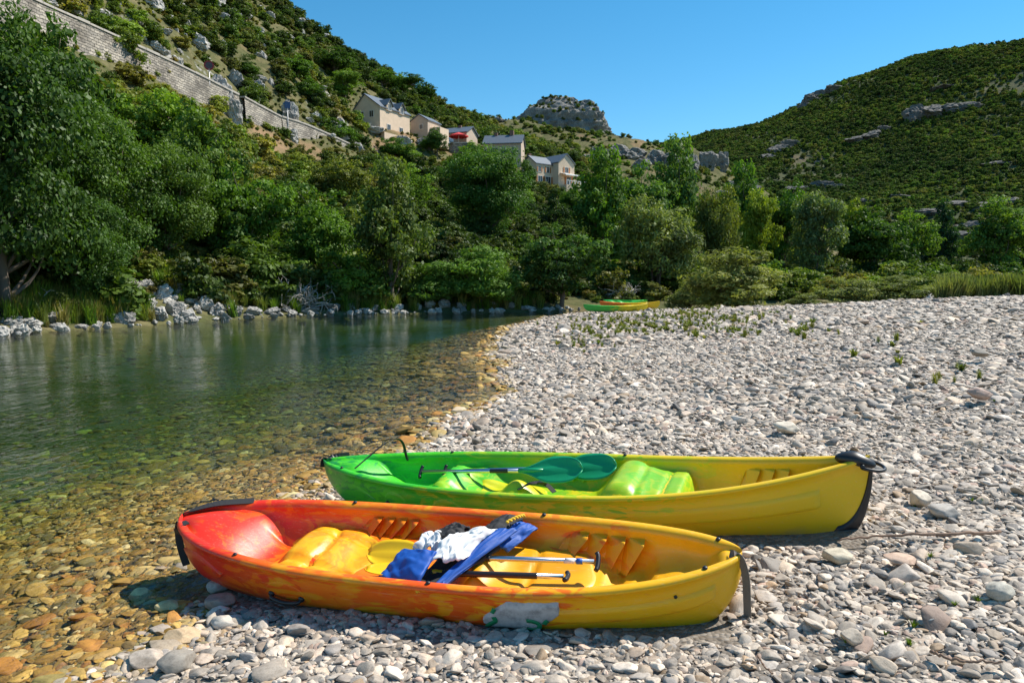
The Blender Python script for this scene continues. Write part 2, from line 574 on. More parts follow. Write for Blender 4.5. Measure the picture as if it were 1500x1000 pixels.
hp = []
for i, a in enumerate(FB):
    j = min(i + 1, len(FB) - 1); k = max(i - 1, 0)
    t = FB[j] - FB[k]; t /= np.linalg.norm(t)
    nrm = np.array([-t[1], t[0]])            # inland
    hp.append((*a, 0.05)); hp.append((*(a - nrm * 3.5), -1.6)); hp.append((*(a + nrm * 2.2), 0.75))
for a in [(0, 400, 32), (0, 300, 39), (0, 200, 46), (0, 100, 53), (0, 0, 60), (-150, 300, 34), (-150, 100, 46), (-150, -60, 56),
          (200, 405, 38), (200, 300, 52), (200, 200, 63), (200, 108, 73.5),
          (310, 380, 46), (310, 280, 60), (310, 190, 77),
          (400, 430, 44), (400, 350, 58), (400, 275, 76), (400, 212, 93),
          (480, 400, 53), (480, 320, 76), (480, 250, 100),
          (560, 440, 48), (560, 385, 60), (560, 325, 82), (560, 265, 112),
          (640, 440, 50), (640, 350, 80), (640, 280, 115),
          (700, 440, 53), (700, 357, 82), (760, 357, 84), (700, 345, 92), (700, 265, 130), (660, 233, 146),
          (800, 430, 57), (800, 355, 85), (800, 300, 125), (800, 282, 140), (845, 284, 144), (760, 262, 146),
          (900, 405, 70), (900, 320, 140), (950, 300, 190), (1000, 330, 180),
          # at and above the road
          (45, 22, 62), (150, 78, 71), (270, 135, 83), (345, 165, 91), (410, 196, 99), (450, 200, 106), (545, 248, 126),
          (200, 30, 84), (100, -60, 84), (200, -60, 104), (300, 60, 104), (300, 0, 132), (400, 100, 114), (470, 130, 128),
          (415, 8, 168), (480, 55, 180), (520, 82, 192), (570, 115, 196), (625, 152, 206),
          (520, 192, 139), (560, 200, 138), (600, 204, 140), (560, 140, 168), (610, 168, 166),
          (640, 207, 154), (690, 214, 156), (660, 180, 185), (700, 190, 226), (740, 192, 240), (700, 222, 158), (740, 235, 156), (770, 240, 158),
          (800, 240, 185), (850, 235, 215), (900, 255, 215)]:
    hp.append(tuple(P(*a)))
for px, py, Y in [(415, 8, 225), (520, 82, 250), (625, 152, 265), (700, 195, 285), (740, 205, 300)]:
    q = P(px, py, Y); hp.append((q[0], q[1], q[2] * 0.72))
hp += [(-120, 60, 55), (-120, 120, 80), (-120, 200, 95), (-60, 260, 75), (60, 75, 1.6), (60, 110, 2.2), (90, 160, 3), (60, 160, 5), (60, 220, 9), (110, 240, 5), (40, 90, 2.2), (25, 80, 2.2), (90, 90, 1.8), (50, 300, 12), (110, 300, 6)]
R_HILL = RBF(hp)

def hill_z(p):
    p = np.asarray(p, float)
    z = R_HILL(p)
    q = np.c_[p, np.zeros(len(p))]
    amp = sstep(2, 14, z)
    z = z + amp * (2.0 * fbm(q / 14.0, 4, 80) + 1.1 * np.abs(fbm(q / 5.0, 4, 84)))
    z = z + 0.25 * sstep(0.1, 1.0, z) * fbm(q / 1.5, 3, 88)
    return z

def heightfield(name, x0, x1, y0, y1, nx, ny, fn, mat, ypow=1.0):
    xs_ = np.linspace(x0, x1, nx); ys_ = y0 + (y1 - y0) * np.linspace(0, 1, ny) ** ypow
    a, b = np.meshgrid(xs_, ys_)
    p = np.c_[a.ravel(), b.ravel()]
    o = obj(name, mesh_np(name, np.c_[p, fn(p)], grid_quads(ny, nx)), mat)
    tag(o, kind='structure')
    return o
M_HILL = terrain_mat('hillside_ground', (0.06, 0.075, 0.025), (0.17, 0.145, 0.07), (0.26, 0.17, 0.095), (0.36, 0.34, 0.31), 1.0, 0.52, 0.63)
hillside = heightfield('hillside', -100, 110, 10, 300, 300, 330, hill_z, M_HILL, 1.35)

r2 = [tuple(P(*a)) for a in [(600, 200, 330), (680, 186, 330), (720, 176, 335), (765, 176, 340), (820, 206, 345), (885, 208, 335), (920, 214, 330), (970, 216, 325), (1020, 218, 320), (1050, 232, 315), (1080, 264, 310), (1120, 280, 305), (1180, 325, 300), (1300, 370, 300),
      (680, 225, 262), (760, 222, 268), (830, 228, 275), (900, 248, 268), (960, 262, 268), (1000, 268, 268), (1050, 284, 265), (1100, 310, 260), (1160, 350, 255), (900, 300, 232), (1000, 310, 232), (1080, 340, 230), (800, 270, 232), (700, 270, 232)]]
r2 += [(q[0] * 1.3, q[1] + 110, q[2] * 0.45) for q in r2[:14]]
R_R2 = RBF(r2)
def ridge_z(p):
    p = np.asarray(p, float)
    q = np.c_[p, np.zeros(len(p))]
    z = R_R2(p)
    # a stepped cliff line under the ridge
    z = z + 2.6 * fbm(q / 22.0, 4, 90) + 2.2 * np.abs(fbm(q / 8.0, 4, 94))
    return z
ridge = heightfield('rocky_ridge', -70, 190, 228, 450, 230, 200, ridge_z, M_HILL)

r3 = [tuple(P(*a)) for a in [(900, 232, 980), (960, 224, 920), (1020, 210, 860), (1100, 194, 830), (1150, 172, 815), (1185, 150, 805), (1215, 133, 795), (1280, 112, 770), (1350, 84, 745), (1430, 66, 725), (1500, 58, 705), (1600, 48, 685), (1760, 30, 650), (2000, 10, 620),
      (1000, 335, 420), (1100, 338, 405), (1200, 345, 385), (1350, 350, 365), (1500, 350, 345), (1700, 350, 330), (1950, 340, 330),
      (1060, 262, 580), (1150, 250, 570), (1250, 228, 570), (1340, 205, 560), (1420, 185, 545), (1500, 172, 525), (1650, 160, 510), (1900, 150, 500),
      (1180, 305, 460), (1300, 300, 445), (1420, 292, 425), (1500, 285, 410), (1700, 280, 400)]]
r3 += [(q[0] * 1.25, q[1] * 1.25, q[2] * 0.9) for q in r3[:14]]
R_R3 = RBF(r3)
def mount_z(p):
    p = np.asarray(p, float)
    q = np.c_[p, np.zeros(len(p))]
    return R_R3(p) + 9.0 * fbm(q / 90.0, 4, 100) + 3.5 * np.abs(fbm(q / 26.0, 4, 104))
M_MOUNT = terrain_mat('mountain_ground', (0.045, 0.065, 0.028), (0.10, 0.10, 0.05), (0.19, 0.135, 0.09), (0.24, 0.235, 0.23), 0.35, 0.5, 0.64)
mountain = heightfield('mountain', 60, 950, 300, 1050, 230, 220, mount_z, M_MOUNT)
# valley floor beyond the gravel, out to the foot of the mountain
M_VALLEY = terrain_mat('valley_meadow', (0.06, 0.085, 0.03), (0.16, 0.15, 0.06), (0.2, 0.16, 0.09), (0.3, 0.29, 0.26), 1.0, 0.2, 0.7)
vx, vy = np.meshgrid(np.linspace(-900, 1500, 41), np.linspace(-700, 2400, 41))
vp = np.c_[vx.ravel(), vy.ravel()]
vfloor = obj('valley_floor', mesh_np('valley_floor', np.c_[vp, np.full(len(vp), -6.0)], grid_quads(41, 41)), M_VALLEY)
tag(vfloor, kind='structure')

def hit(px, py, y0=18.0, y1=300.0, fn=hill_z):
    Y = np.concatenate([np.arange(y0, y1, 0.4)])
    pts = np.array([P(px, py, y) for y in Y])
    z = fn(pts[:, :2])
    k = np.nonzero(z >= pts[:, 2])[0]
    if len(k) == 0:
        return None
    i = k[0]
    return np.array([pts[i, 0], pts[i, 1], z[i]])

# ------------------------------------------------------------------ rocks
def ico(sub):
    import bmesh
    bm = bmesh.new()
    bmesh.ops.create_icosphere(bm, subdivisions=sub, radius=1.0)
    V = np.array([v.co[:] for v in bm.verts]); T = np.array([[v.index for v in f.verts] for f in bm.faces])
    bm.free()
    return V, T
ICO2, ICO3, ICO4 = ico(2), ico(3), ico(4)

def stone_mesh(name, seed, base=ICO3, cuts=13, rough=0.20, lo=0.50, hi=0.92):
    r = np.random.default_rng(seed)
    V = base[0].copy()
    V *= (1 + rough * fbm(V * 1.1 + seed * 3.1, 3, seed))[:, None]
    for k in range(cuts):
        n = r.normal(size=3); n /= np.linalg.norm(n)
        h = r.uniform(lo, hi)
        d = np.maximum(V @ n - h, 0)
        V = V - d[:, None] * n * 0.95
    V *= (1 + 0.05 * fbm(V * 4.0 + seed, 3, seed + 1))[:, None]
    V -= (V.max(0) + V.min(0)) / 2
    V /= np.abs(V).max(0)
    return mesh_np(name, V, tris=base[1])
STONES = [stone_mesh('river_stone', 10 + i) for i in range(14)]
def crag_mesh(name, seed, base=ICO4):
    r = np.random.default_rng(seed)
    V = base[0].copy()
    for k in range(16):
        n = r.normal(size=3); n[2] *= 0.45; n /= np.linalg.norm(n)
        d = np.maximum(V @ n - r.uniform(0.55, 0.9), 0)
        V = V - d[:, None] * n * 0.95
    nz = fbm(np.c_[V[:, 0] * 2.2, V[:, 1] * 2.2, V[:, 2] * 4.5] + seed, 5, seed, 0.6)
    cr = np.abs(fbm(np.c_[V[:, 0] * 4, V[:, 1] * 4, V[:, 2] * 1.5] + seed, 3, seed + 9))
    V *= (1 + 0.26 * nz - 0.22 * np.exp(-cr * 14))[:, None]
    return mesh_np(name, V, tris=base[1], smooth=False)
CRAGS = [crag_mesh('limestone_rock', 40 + i, ICO4) for i in range(6)]
for m_ in CRAGS: m_.materials.append(M_ROCK)
CRAGS_R = [m_.copy() for m_ in CRAGS[3:]]
for m_ in CRAGS_R: m_.materials.clear(); m_.materials.append(M_ROCKD)
CRAGS_D = [m_.copy() for m_ in CRAGS[:3]]
for m_ in CRAGS_D: m_.materials.clear(); m_.materials.append(M_ROCKM)

def crag(px, py, wpx, hpx, parent, fn=hill_z, y0=18, y1=300, deep=0.6, k=None, sink=0.25):
    q = hit(px, py, y0, y1, fn)
    if q is None: return None
    w = wpx / F * q[1] / 2; h = hpx / F * q[1] / 2
    o = obj('limestone_rock', CRAGS[random.randrange(len(CRAGS)) if k is None else k], None, parent, q + np.array([0, 0, h * sink]),
            (random.uniform(-0.2, 0.2), random.uniform(-0.2, 0.2), random.uniform(0, 6.28)), None)
    o.scale = (w, w * deep + 0.2, h)
    o.rotation_euler.z = random.uniform(-0.5, 0.5) + random.choice((0, math.pi))
    return o
# outcrops on the left hillside
for a in [(70, 8, 30, 16), (105, 20, 45, 22), (150, 30, 40, 20), (190, 58, 34, 22), (225, 12, 40, 34), (230, 75, 40, 18), (275, 50, 22, 30), (290, 68, 40, 30), (318, 12, 30, 30), (325, 30, 26, 18), (350, 35, 20, 24),
          (345, 125, 30, 34), (375, 135, 30, 30), (320, 150, 44, 66), (345, 180, 34, 50), (335, 165, 30, 50), (425, 180, 34, 50), (280, 138, 14, 18), (425, 185, 30, 40), (430, 205, 22, 26), (465, 180, 26, 22), (485, 195, 36, 26), (505, 210, 30, 24), (525, 222, 26, 20),
          (380, 50, 22, 14), (395, 28, 18, 16), (415, 20, 22, 14), (440, 35, 24, 12), (420, 55, 26, 10), (470, 40, 34, 20), (490, 50, 36, 26), (510, 68, 26, 22), (400, 70, 18, 14), (385, 85, 14, 14), (410, 100, 20, 10), (440, 110, 10, 22),
          (545, 92, 24, 10), (600, 112, 20, 14), (610, 122, 20, 14), (240, 100, 16, 12), (475, 290, 16, 12), (470, 295, 22, 10), (550, 195, 40, 12), (590, 210, 30, 16), (620, 215, 26, 20),
          (400, 245, 22, 16), (420, 262, 18, 20), (540, 285, 14, 24), (560, 255, 16, 12), (330, 320, 14, 22), (360, 385, 16, 18)]:
    crag(*a, hillside)
for k in range(80):
    px = random.uniform(40, 560); top = max(-5, (px - 415) * 0.66)
    crag(px, random.uniform(top + 8, 30 + px * 0.36), random.uniform(6, 24), random.uniform(5, 16), hillside)
for k in range(24):
    u = random.random()
    crag(70 + 200 * u, 5 + 78 * u + random.uniform(-10, 6), random.uniform(6, 16), random.uniform(5, 10), hillside)
# cliff rocks of the ridge and of the mountain
for a in [(880, 232, 50, 24), (905, 228, 50, 26), (930, 232, 50, 24), (960, 238, 44, 30), (985, 246, 40, 36), (1010, 248, 40, 36), (1035, 246, 40, 40), (1055, 248, 34, 42), (1075, 275, 40, 14), (1100, 280, 40, 16), (870, 246, 40, 24), (860, 240, 24, 20), (1060, 288, 30, 14), (850, 236, 20, 14),
          (940, 245, 40, 20), (730, 178, 26, 8), (745, 172, 30, 10)]:
    o = crag(*a, ridge, ridge_z, 229, 445, 0.7)
    if o is not None: o.data = CRAGS_R[random.randrange(3)]
for a in [(1345, 172, 40, 32), (1370, 168, 44, 24), (1395, 163, 40, 20), (1415, 158, 40, 16), (1140, 222, 34, 18), (1155, 216, 30, 18), (1125, 232, 24, 12), (1255, 208, 40, 14), (1280, 202, 34, 18), (1295, 192, 26, 12), (1170, 280, 36, 14), (1200, 275, 40, 18), (1230, 278, 36, 14),
          (1190, 148, 30, 18), (1205, 140, 36, 14), (1225, 133, 40, 12), (1180, 158, 20, 14), (1200, 240, 14, 8), (1245, 150, 12, 6), (1400, 302, 50, 14), (1440, 305, 50, 16), (1480, 300, 50, 18), (1360, 312, 50, 12), (1420, 335, 40, 20), (1410, 350, 40, 20), (1320, 290, 40, 8), (1270, 296, 40, 8), (1460, 240, 60, 8), (1380, 130, 40, 6)]:
    o = crag(a[0], a[1], a[2] * 1.25, a[3] * 1.1, mountain, mount_z, 301, 1000, 0.5, None, 0.1)
    if o is not None: o.data = CRAGS_D[random.randrange(3)]

# the bare rock dome
def dome():
    V, T = ico(6)
    c0 = P(812, 207, 345)
    r = np.random.default_rng(5)
    for k in range(30):
        n = r.normal(size=3); n[2] = abs(n[2]) * 0.5; n /= np.linalg.norm(n)
        d = np.maximum(V @ n - r.uniform(0.74, 0.97), 0)
        V = V - d[:, None] * n * 0.9
    rows = fbm(np.c_[V[:, 0] * 1.2, V[:, 1] * 1.2, V[:, 2] * 6.5], 3, 7)
    cr = np.abs(fbm(np.c_[V[:, 0] * 3.2, V[:, 1] * 3.2, V[:, 2] * 0.8], 3, 17))
    nz = fbm(V * 5, 5, 3, 0.6)
    V = V * (1 + 0.10 * rows + 0.14 * nz - 0.16 * np.exp(-cr * 16))[:, None]
    s = 345 / F
    V = V * np.array([96 * s, 52 * s, 62 * s])
    V[:, 0] *= 1.10 - 0.22 * np.clip(V[:, 2] / (78 * s), -0.4, 1)
    V[:, 0] += 0.08 * V[:, 2]
    o = obj('rock_dome', mesh_np('rock_dome', V, tris=T, smooth=False), M_ROCKD, None, c0)
    tag(o, kind='structure')
    return o
rock_dome = dome()

# boulders along the far water's edge (parts of the hillside)
def bank_rock(px, py, wpx, hpx):
    q = G(px, py)
    q = hit(px, py - 2, 15, 80) if True else q
    if q is None: return
    w = wpx / F * q[1] / 2; h = hpx / F * q[1] / 2
    o = obj('limestone_rock', CRAGS[random.randrange(6)], None, hillside, (q[0], q[1], max(q[2], 0.05) + h * 0.3), (random.uniform(-.3, .3), random.uniform(-.3, .3), random.uniform(0, 6.28)))
    o.scale = (w, w * random.uniform(0.6, 0.9), h)
for a in [(20, 478, 40, 22), (45, 480, 36, 20), (75, 474, 40, 22), (30, 468, 30, 12), (90, 460, 34, 12), (135, 470, 26, 14), (160, 472, 34, 20), (185, 474, 40, 26), (215, 460, 50, 40), (235, 470, 40, 26), (255, 466, 40, 30), (275, 470, 40, 24), (300, 456, 40, 30), (318, 462, 34, 26), (345, 462, 34, 18), (370, 462, 30, 16), (335, 452, 24, 18), (395, 461, 40, 10), (420, 460, 30, 8), (450, 459, 40, 8), (490, 457, 30, 12), (515, 455, 30, 14), (525, 448, 20, 16), (545, 457, 30, 10),
          (240, 440, 36, 24), (215, 430, 30, 20), (190, 425, 34, 18), (175, 440, 30, 14), (150, 415, 26, 16), (140, 405, 24, 14), (265, 432, 26, 22), (290, 445, 26, 16), (205, 445, 30, 18), (275, 422, 22, 16), (375, 445, 24, 16), (165, 428, 22, 12),
          (585, 456, 26, 12), (610, 455, 24, 14), (630, 453, 26, 14), (650, 453, 26, 16), (675, 453, 24, 12), (735, 447, 26, 24), (720, 452, 20, 12), (750, 453, 22, 12), (770, 454, 22, 8)]:
    bank_rock(*a)

for k in range(110):
    u = random.random()
    px, py = 125 + 210 * u + random.gauss(0, 10), 400 + 62 * u ** 0.8 + random.gauss(0, 14)
    bank_rock(px, min(py, 474), random.uniform(6, 26), random.uniform(5, 15))
for k in range(230):
    i = random.randrange(1, 8); u = random.random()
    q = FB[i] * (1 - u) + FB[i + 1] * u + np.array([random.gauss(0, 0.5), random.gauss(0.3, 0.45)])
    w = 0.07 + 0.34 * random.random() ** 1.8
    o = obj('limestone_rock', CRAGS[random.randrange(6)], None, hillside, (q[0], q[1], 0.05 + 0.2 * w), (random.uniform(-.4, .4), random.uniform(-.4, .4), random.uniform(0, 6.28)))
    o.scale = (w, w * random.uniform(0.6, 0.9), w * random.uniform(0.4, 0.7))
# ------------------------------------------------------------------ scatter by geometry nodes (uncountable stuff only)
def scatter(name, pts, rot, scl, idx, col, meshes, mat):
    me = bpy.data.meshes.new(name)
    n = len(pts)
    me.vertices.add(n)
    me.vertices.foreach_set('co', np.asarray(pts, np.float32).ravel())
    for nm, typ, arr, key in (('rot', 'FLOAT_VECTOR', rot, 'vector'), ('scl', 'FLOAT_VECTOR', scl, 'vector'), ('idx', 'INT', idx, 'value'), ('col', 'FLOAT_COLOR', np.c_[col, np.ones(n)], 'color')):
        a = me.attributes.new(nm, typ, 'POINT')
        a.data.foreach_set(key, np.ascontiguousarray(arr, dtype=np.int32 if typ == 'INT' else np.float32).ravel())
    o = obj(name, me)
    src = bpy.data.collections.new(name + '_source')
    for i, m in enumerate(meshes):
        m2 = m.copy(); m2.materials.clear(); m2.materials.append(mat)
        so = bpy.data.objects.new('%s_source_%02d' % (name, i), m2)
        src.objects.link(so)
    ng = bpy.data.node_groups.new(name, 'GeometryNodeTree')
    ng.interface.new_socket('Geometry', in_out='INPUT', socket_type='NodeSocketGeometry')
    ng.interface.new_socket('Geometry', in_out='OUTPUT', socket_type='NodeSocketGeometry')
    gi = ng.nodes.new('NodeGroupInput'); go = ng.nodes.new('NodeGroupOutput')
    iop = ng.nodes.new('GeometryNodeInstanceOnPoints')
    ci = ng.nodes.new('GeometryNodeCollectionInfo')
    ci.inputs['Collection'].default_value = src
    ci.inputs['Separate Children'].default_value = True
    ci.inputs['Reset Children'].default_value = True
    def attr(nm, typ):
        a = ng.nodes.new('GeometryNodeInputNamedAttribute'); a.data_type = typ
        a.inputs['Name'].default_value = nm
        return a.outputs['Attribute']
    ng.links.new(gi.outputs[0], iop.inputs['Points'])
    ng.links.new(ci.outputs[0], iop.inputs['Instance'])
    iop.inputs['Pick Instance'].default_value = True
    ng.links.new(attr('idx', 'INT'), iop.inputs['Instance Index'])
    e2r = ng.nodes.new('FunctionNodeEulerToRotation')
    ng.links.new(attr('rot', 'FLOAT_VECTOR'), e2r.inputs[0])
    ng.links.new(e2r.outputs[0], iop.inputs['Rotation'])
    ng.links.new(attr('scl', 'FLOAT_VECTOR'), iop.inputs['Scale'])
    ng.links.new(iop.outputs[0], go.inputs[0])
    md = o.modifiers.new('scatter', 'NODES'); md.node_group = ng
    return o

# ------------------------------------------------------------------ pebbles
PALETTE = np.array([(0.60, 0.56, 0.51), (0.50, 0.47, 0.43), (0.66, 0.62, 0.57), (0.40, 0.385, 0.37), (0.58, 0.51, 0.43), (0.30, 0.295, 0.295), (0.52, 0.45, 0.39), (0.46, 0.36, 0.26), (0.26, 0.265, 0.28), (0.52, 0.41, 0.36), (0.63, 0.60, 0.57)])
PALETTE = PALETTE * np.array([1.06, 0.965, 0.86])
PW = np.array([0.2, 0.16, 0.16, 0.12, 0.09, 0.06, 0.06, 0.025, 0.025, 0.04, 0.06]); PW /= PW.sum()
WET = np.array([(0.32, 0.20, 0.055), (0.24, 0.15, 0.04), (0.40, 0.28, 0.10), (0.16, 0.11, 0.035), (0.44, 0.34, 0.17), (0.30, 0.15, 0.04), (0.19, 0.16, 0.07), (0.50, 0.43, 0.28), (0.22, 0.18, 0.10), (0.11, 0.09, 0.04)])
WET = WET * np.array([1.22, 1.12, 0.80])
WW = np.array([0.18, 0.16, 0.14, 0.12, 0.08, 0.1, 0.1, 0.04, 0.05, 0.03]); WW /= WW.sum()

def pebble_layer(n, ya, yb, mean, sig, lo, hi, wet=False, lift=0.25):
    # sample evenly over the ground inside the view wedge
    Y = np.sqrt(rng.uniform(ya ** 2, yb ** 2, n * 2))
    X = rng.uniform(-1, 1, n * 2) * (0.72 * Y + 0.9)
    p = np.c_[X, Y]
    d = shore(p)
    if wet:
        ok = (d < 0.12) & (d > -8.0 - 0.45 * Y)
        ok &= rng.uniform(size=len(d)) < np.clip(1.2 + d / 10.0, 0.2, 1)
    else:
        ok = d > -0.10
    if not wet and ya < 9:                                   # patches of bare silt between the stones
        sl_ = fbm(np.c_[p * 1.3, np.zeros(len(p))], 3, 71)
        ok &= (sl_ < 0.22) | (rng.uniform(size=len(p)) < 0.45)
    p, d = p[ok][:n], d[ok][:n]
    m = len(p)
    a = np.clip(mean * np.exp(sig * rng.normal(size=m)), lo, hi) * 0.5
    b = a * rng.uniform(0.55, 0.95, m); c = a * (rng.uniform(0.16, 0.34, m) if wet else rng.uniform(0.20, 0.50, m))
    z = beach_z(p) + c * rng.uniform(-0.25, 1.0, m) * lift * 2
    tl = 0.14 if wet else 0.30
    rot = np.c_[rng.normal(0, tl, m), rng.normal(0, tl, m), rng.uniform(0, 6.283, m)]
    dry = PALETTE[rng.choice(len(PALETTE), m, p=PW)] * rng.uniform(0.46, 1.2, (m, 1))
    we = WET[rng.choice(len(WET), m, p=WW)] * rng.uniform(0.7, 1.3, (m, 1))
    deep = we * np.array([0.68, 0.82, 0.52])
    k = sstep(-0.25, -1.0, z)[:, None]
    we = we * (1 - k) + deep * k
    t = sstep(0.035, 0.0, z + 0.012 * rng.normal(size=m))[:, None]
    col = dry * (1 - t) + we * t
    return p, z, np.c_[a, b, c], rot, col

lay = [pebble_layer(76000, 2.6, 8.5, 0.037, 0.47, 0.012, 0.10),
       pebble_layer(4200, 2.6, 8.5, 0.08, 0.34, 0.05, 0.15, lift=0.4),
       pebble_layer(74000, 8.5, 19, 0.068, 0.50, 0.022, 0.22),
       pebble_layer(76000, 19, 48, 0.125, 0.45, 0.05, 0.5),
       pebble_layer(30000, 2.6, 9.0, 0.052, 0.50, 0.02, 0.2, True),
       pebble_layer(34000, 9.0, 32, 0.11, 0.50, 0.04, 0.45, True),
       pebble_layer(70, 2.8, 7.0, 0.17, 0.16, 0.13, 0.25, True),
       pebble_layer(260, 2.8, 14, 0.17, 0.15, 0.14, 0.26, lift=0.5)]
pb_p = np.vstack([l[0] for l in lay]); pb_z = np.concatenate([l[1] for l in lay]); pb_s = np.vstack([l[2] for l in lay]); pb_r = np.vstack([l[3] for l in lay]); pb_c = np.vstack([l[4] for l in lay])

# kayak poses are needed here: stones under the hulls lie low
def kayak_pose(ptl, ptr, zl, zr, roll, zoff=0.0):
    """left and right tip pixel + tip height above the water -> matrix, length"""
    a = G(ptl[0], ptl[1], zl); b = G(ptr[0], ptr[1], zr)
    d = b - a
    Lh = np.linalg.norm(d[:2])
    yaw = math.atan2(d[1], d[0])
    c = (a + b) / 2
    return c, Lh, yaw
OC, OL, OYAW = kayak_pose((284, 762), (1092, 818), 0.36, 0.52, 0)
GC, GL, GYAW = kayak_pose((483, 674), (1284, 668), 0.40, 0.84, 0)

def in_kayak(p, c, ln, yaw, half):
    q = p - c[:2]
    u = q[:, 0] * math.cos(yaw) + q[:, 1] * math.sin(yaw); v = -q[:, 0] * math.sin(yaw) + q[:, 1] * math.cos(yaw)
    return (np.abs(u) < ln / 2 - 0.05) & (np.abs(v) < half)
under = in_kayak(pb_p, OC, OL, OYAW, 0.42) | in_kayak(pb_p, GC, GL, GYAW, 0.42)
big = pb_s[:, 0] > 0.045
keep = ~(under & big)
pb_z = np.where(under, pb_z - 0.03, pb_z)
pb_p, pb_z, pb_s, pb_r, pb_c = pb_p[keep], pb_z[keep], pb_s[keep], pb_r[keep], pb_c[keep]
idx = rng.integers(0, len(STONES), len(pb_p))
# the stones that show largest in view are built one by one
px_ = 750 + F * pb_p[:, 0] / pb_p[:, 1]
py_ = HZ + F * (CAMZ - pb_z) / pb_p[:, 1]
vis = (px_ > 5) & (px_ < 1495) & (py_ > 430) & (py_ < 990) & ~in_kayak(pb_p, OC, OL, OYAW, 0.45) & ~in_kayak(pb_p, GC, GL, GYAW, 0.5)
app = np.where(vis, pb_s[:, 0] / pb_p[:, 1], 0)
order = np.argsort(-app)
one = order[:290]
rest = np.ones(len(pb_p), bool); rest[one] = False
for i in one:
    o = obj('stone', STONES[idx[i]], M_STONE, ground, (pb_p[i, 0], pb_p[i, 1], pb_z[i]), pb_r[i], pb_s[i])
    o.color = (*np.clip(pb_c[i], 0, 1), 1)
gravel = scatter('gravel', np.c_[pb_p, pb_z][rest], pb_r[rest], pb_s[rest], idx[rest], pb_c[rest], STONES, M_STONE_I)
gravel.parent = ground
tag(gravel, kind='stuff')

# a few stones with a look of their own
FINE = [stone_mesh('stone', 200 + i, ICO4, 10, 0.2, 0.6, 0.95) for i in range(8)]
def feature_stone(px, py, wpx, hpx, col, label, k, rz=0.2, flat=1.0):
    g = G(px, py + hpx * 0.45, 0.02)
    z0 = zb(g[0], g[1])
    g = G(px, py + hpx * 0.45, z0); w = wpx / F * g[1] / 2; h = hpx / F * g[1] / 2
    o = obj('stone', FINE[k % 8], M_STONE, None, (g[0], g[1] + w * 0.4, z0 + h * 0.42), (0.05, 0.08, rz), (w, w * 0.75 * flat, h * 0.85))
    o.color = (col[0] * 1.06, col[1] * 0.97, col[2] * 0.84, 1)
    tag(o, label, 'stone')
feature_stone(316, 856, 32, 26, (0.50, 0.49, 0.48), 'small pale grey stone touching a brown stone beside the red kayak bow', 0)
feature_stone(320, 879, 44, 30, (0.36, 0.30, 0.27), 'smooth brownish stone below a pale one by the red kayak bow', 1)
feature_stone(243, 885, 38, 22, (0.62, 0.53, 0.30), 'white stone with yellow stained rim standing out of shallow water', 2)
feature_stone(210, 962, 54, 34, (0.47, 0.43, 0.40), 'rounded pinkish grey boulder beside a dark grey one at the water edge', 3)
feature_stone(255, 965, 66, 52, (0.27, 0.265, 0.26), 'large dark grey tilted boulder with a pale patch at the water edge', 4, 0.9)
feature_stone(330, 908, 50, 26, (0.50, 0.50, 0.50), 'flat light grey stone on fine gravel near the red kayak bow', 5)
feature_stone(262, 930, 54, 28, (0.50, 0.40, 0.28), 'rusty cream angular stone lying between the dark boulder and kayak', 6)
feature_stone(1388, 744, 50, 30, (0.42, 0.42, 0.43), 'smooth bluish grey oval boulder beyond the black kayak bow', 7)
feature_stone(1352, 726, 40, 32, (0.55, 0.52, 0.48), 'rounded cream stone between the black bow and the bluish boulder', 0, 1.0)
feature_stone(1232, 812, 46, 26, (0.50, 0.48, 0.42), 'big pale oval stone just below the long bare twig', 1, 0.4)
feature_stone(1470, 860, 48, 36, (0.44, 0.45, 0.44), 'large round grey-green stone on the gravel by the short end of the twig', 2, 0.4)
feature_stone(1251, 928, 36, 30, (0.48, 0.44, 0.40), 'egg shaped beige stone alone among small gravel', 3)
feature_stone(1325, 818, 56, 20, (0.52, 0.40, 0.34), 'flat pinkish stone lying under the twig', 4, 0.1)
feature_stone(1440, 572, 38, 22, (0.48, 0.37, 0.34), 'blocky pink stone standing high on the gravel bar', 5, 0.2)
feature_stone(1440, 513, 28, 16, (0.30, 0.29, 0.28), 'rounded dark grey stone high on the gravel bar', 6)
feature_stone(1155, 622, 42, 22, (0.60, 0.58, 0.54), 'large whitish flat stone behind the green kayak', 7, 0.3)

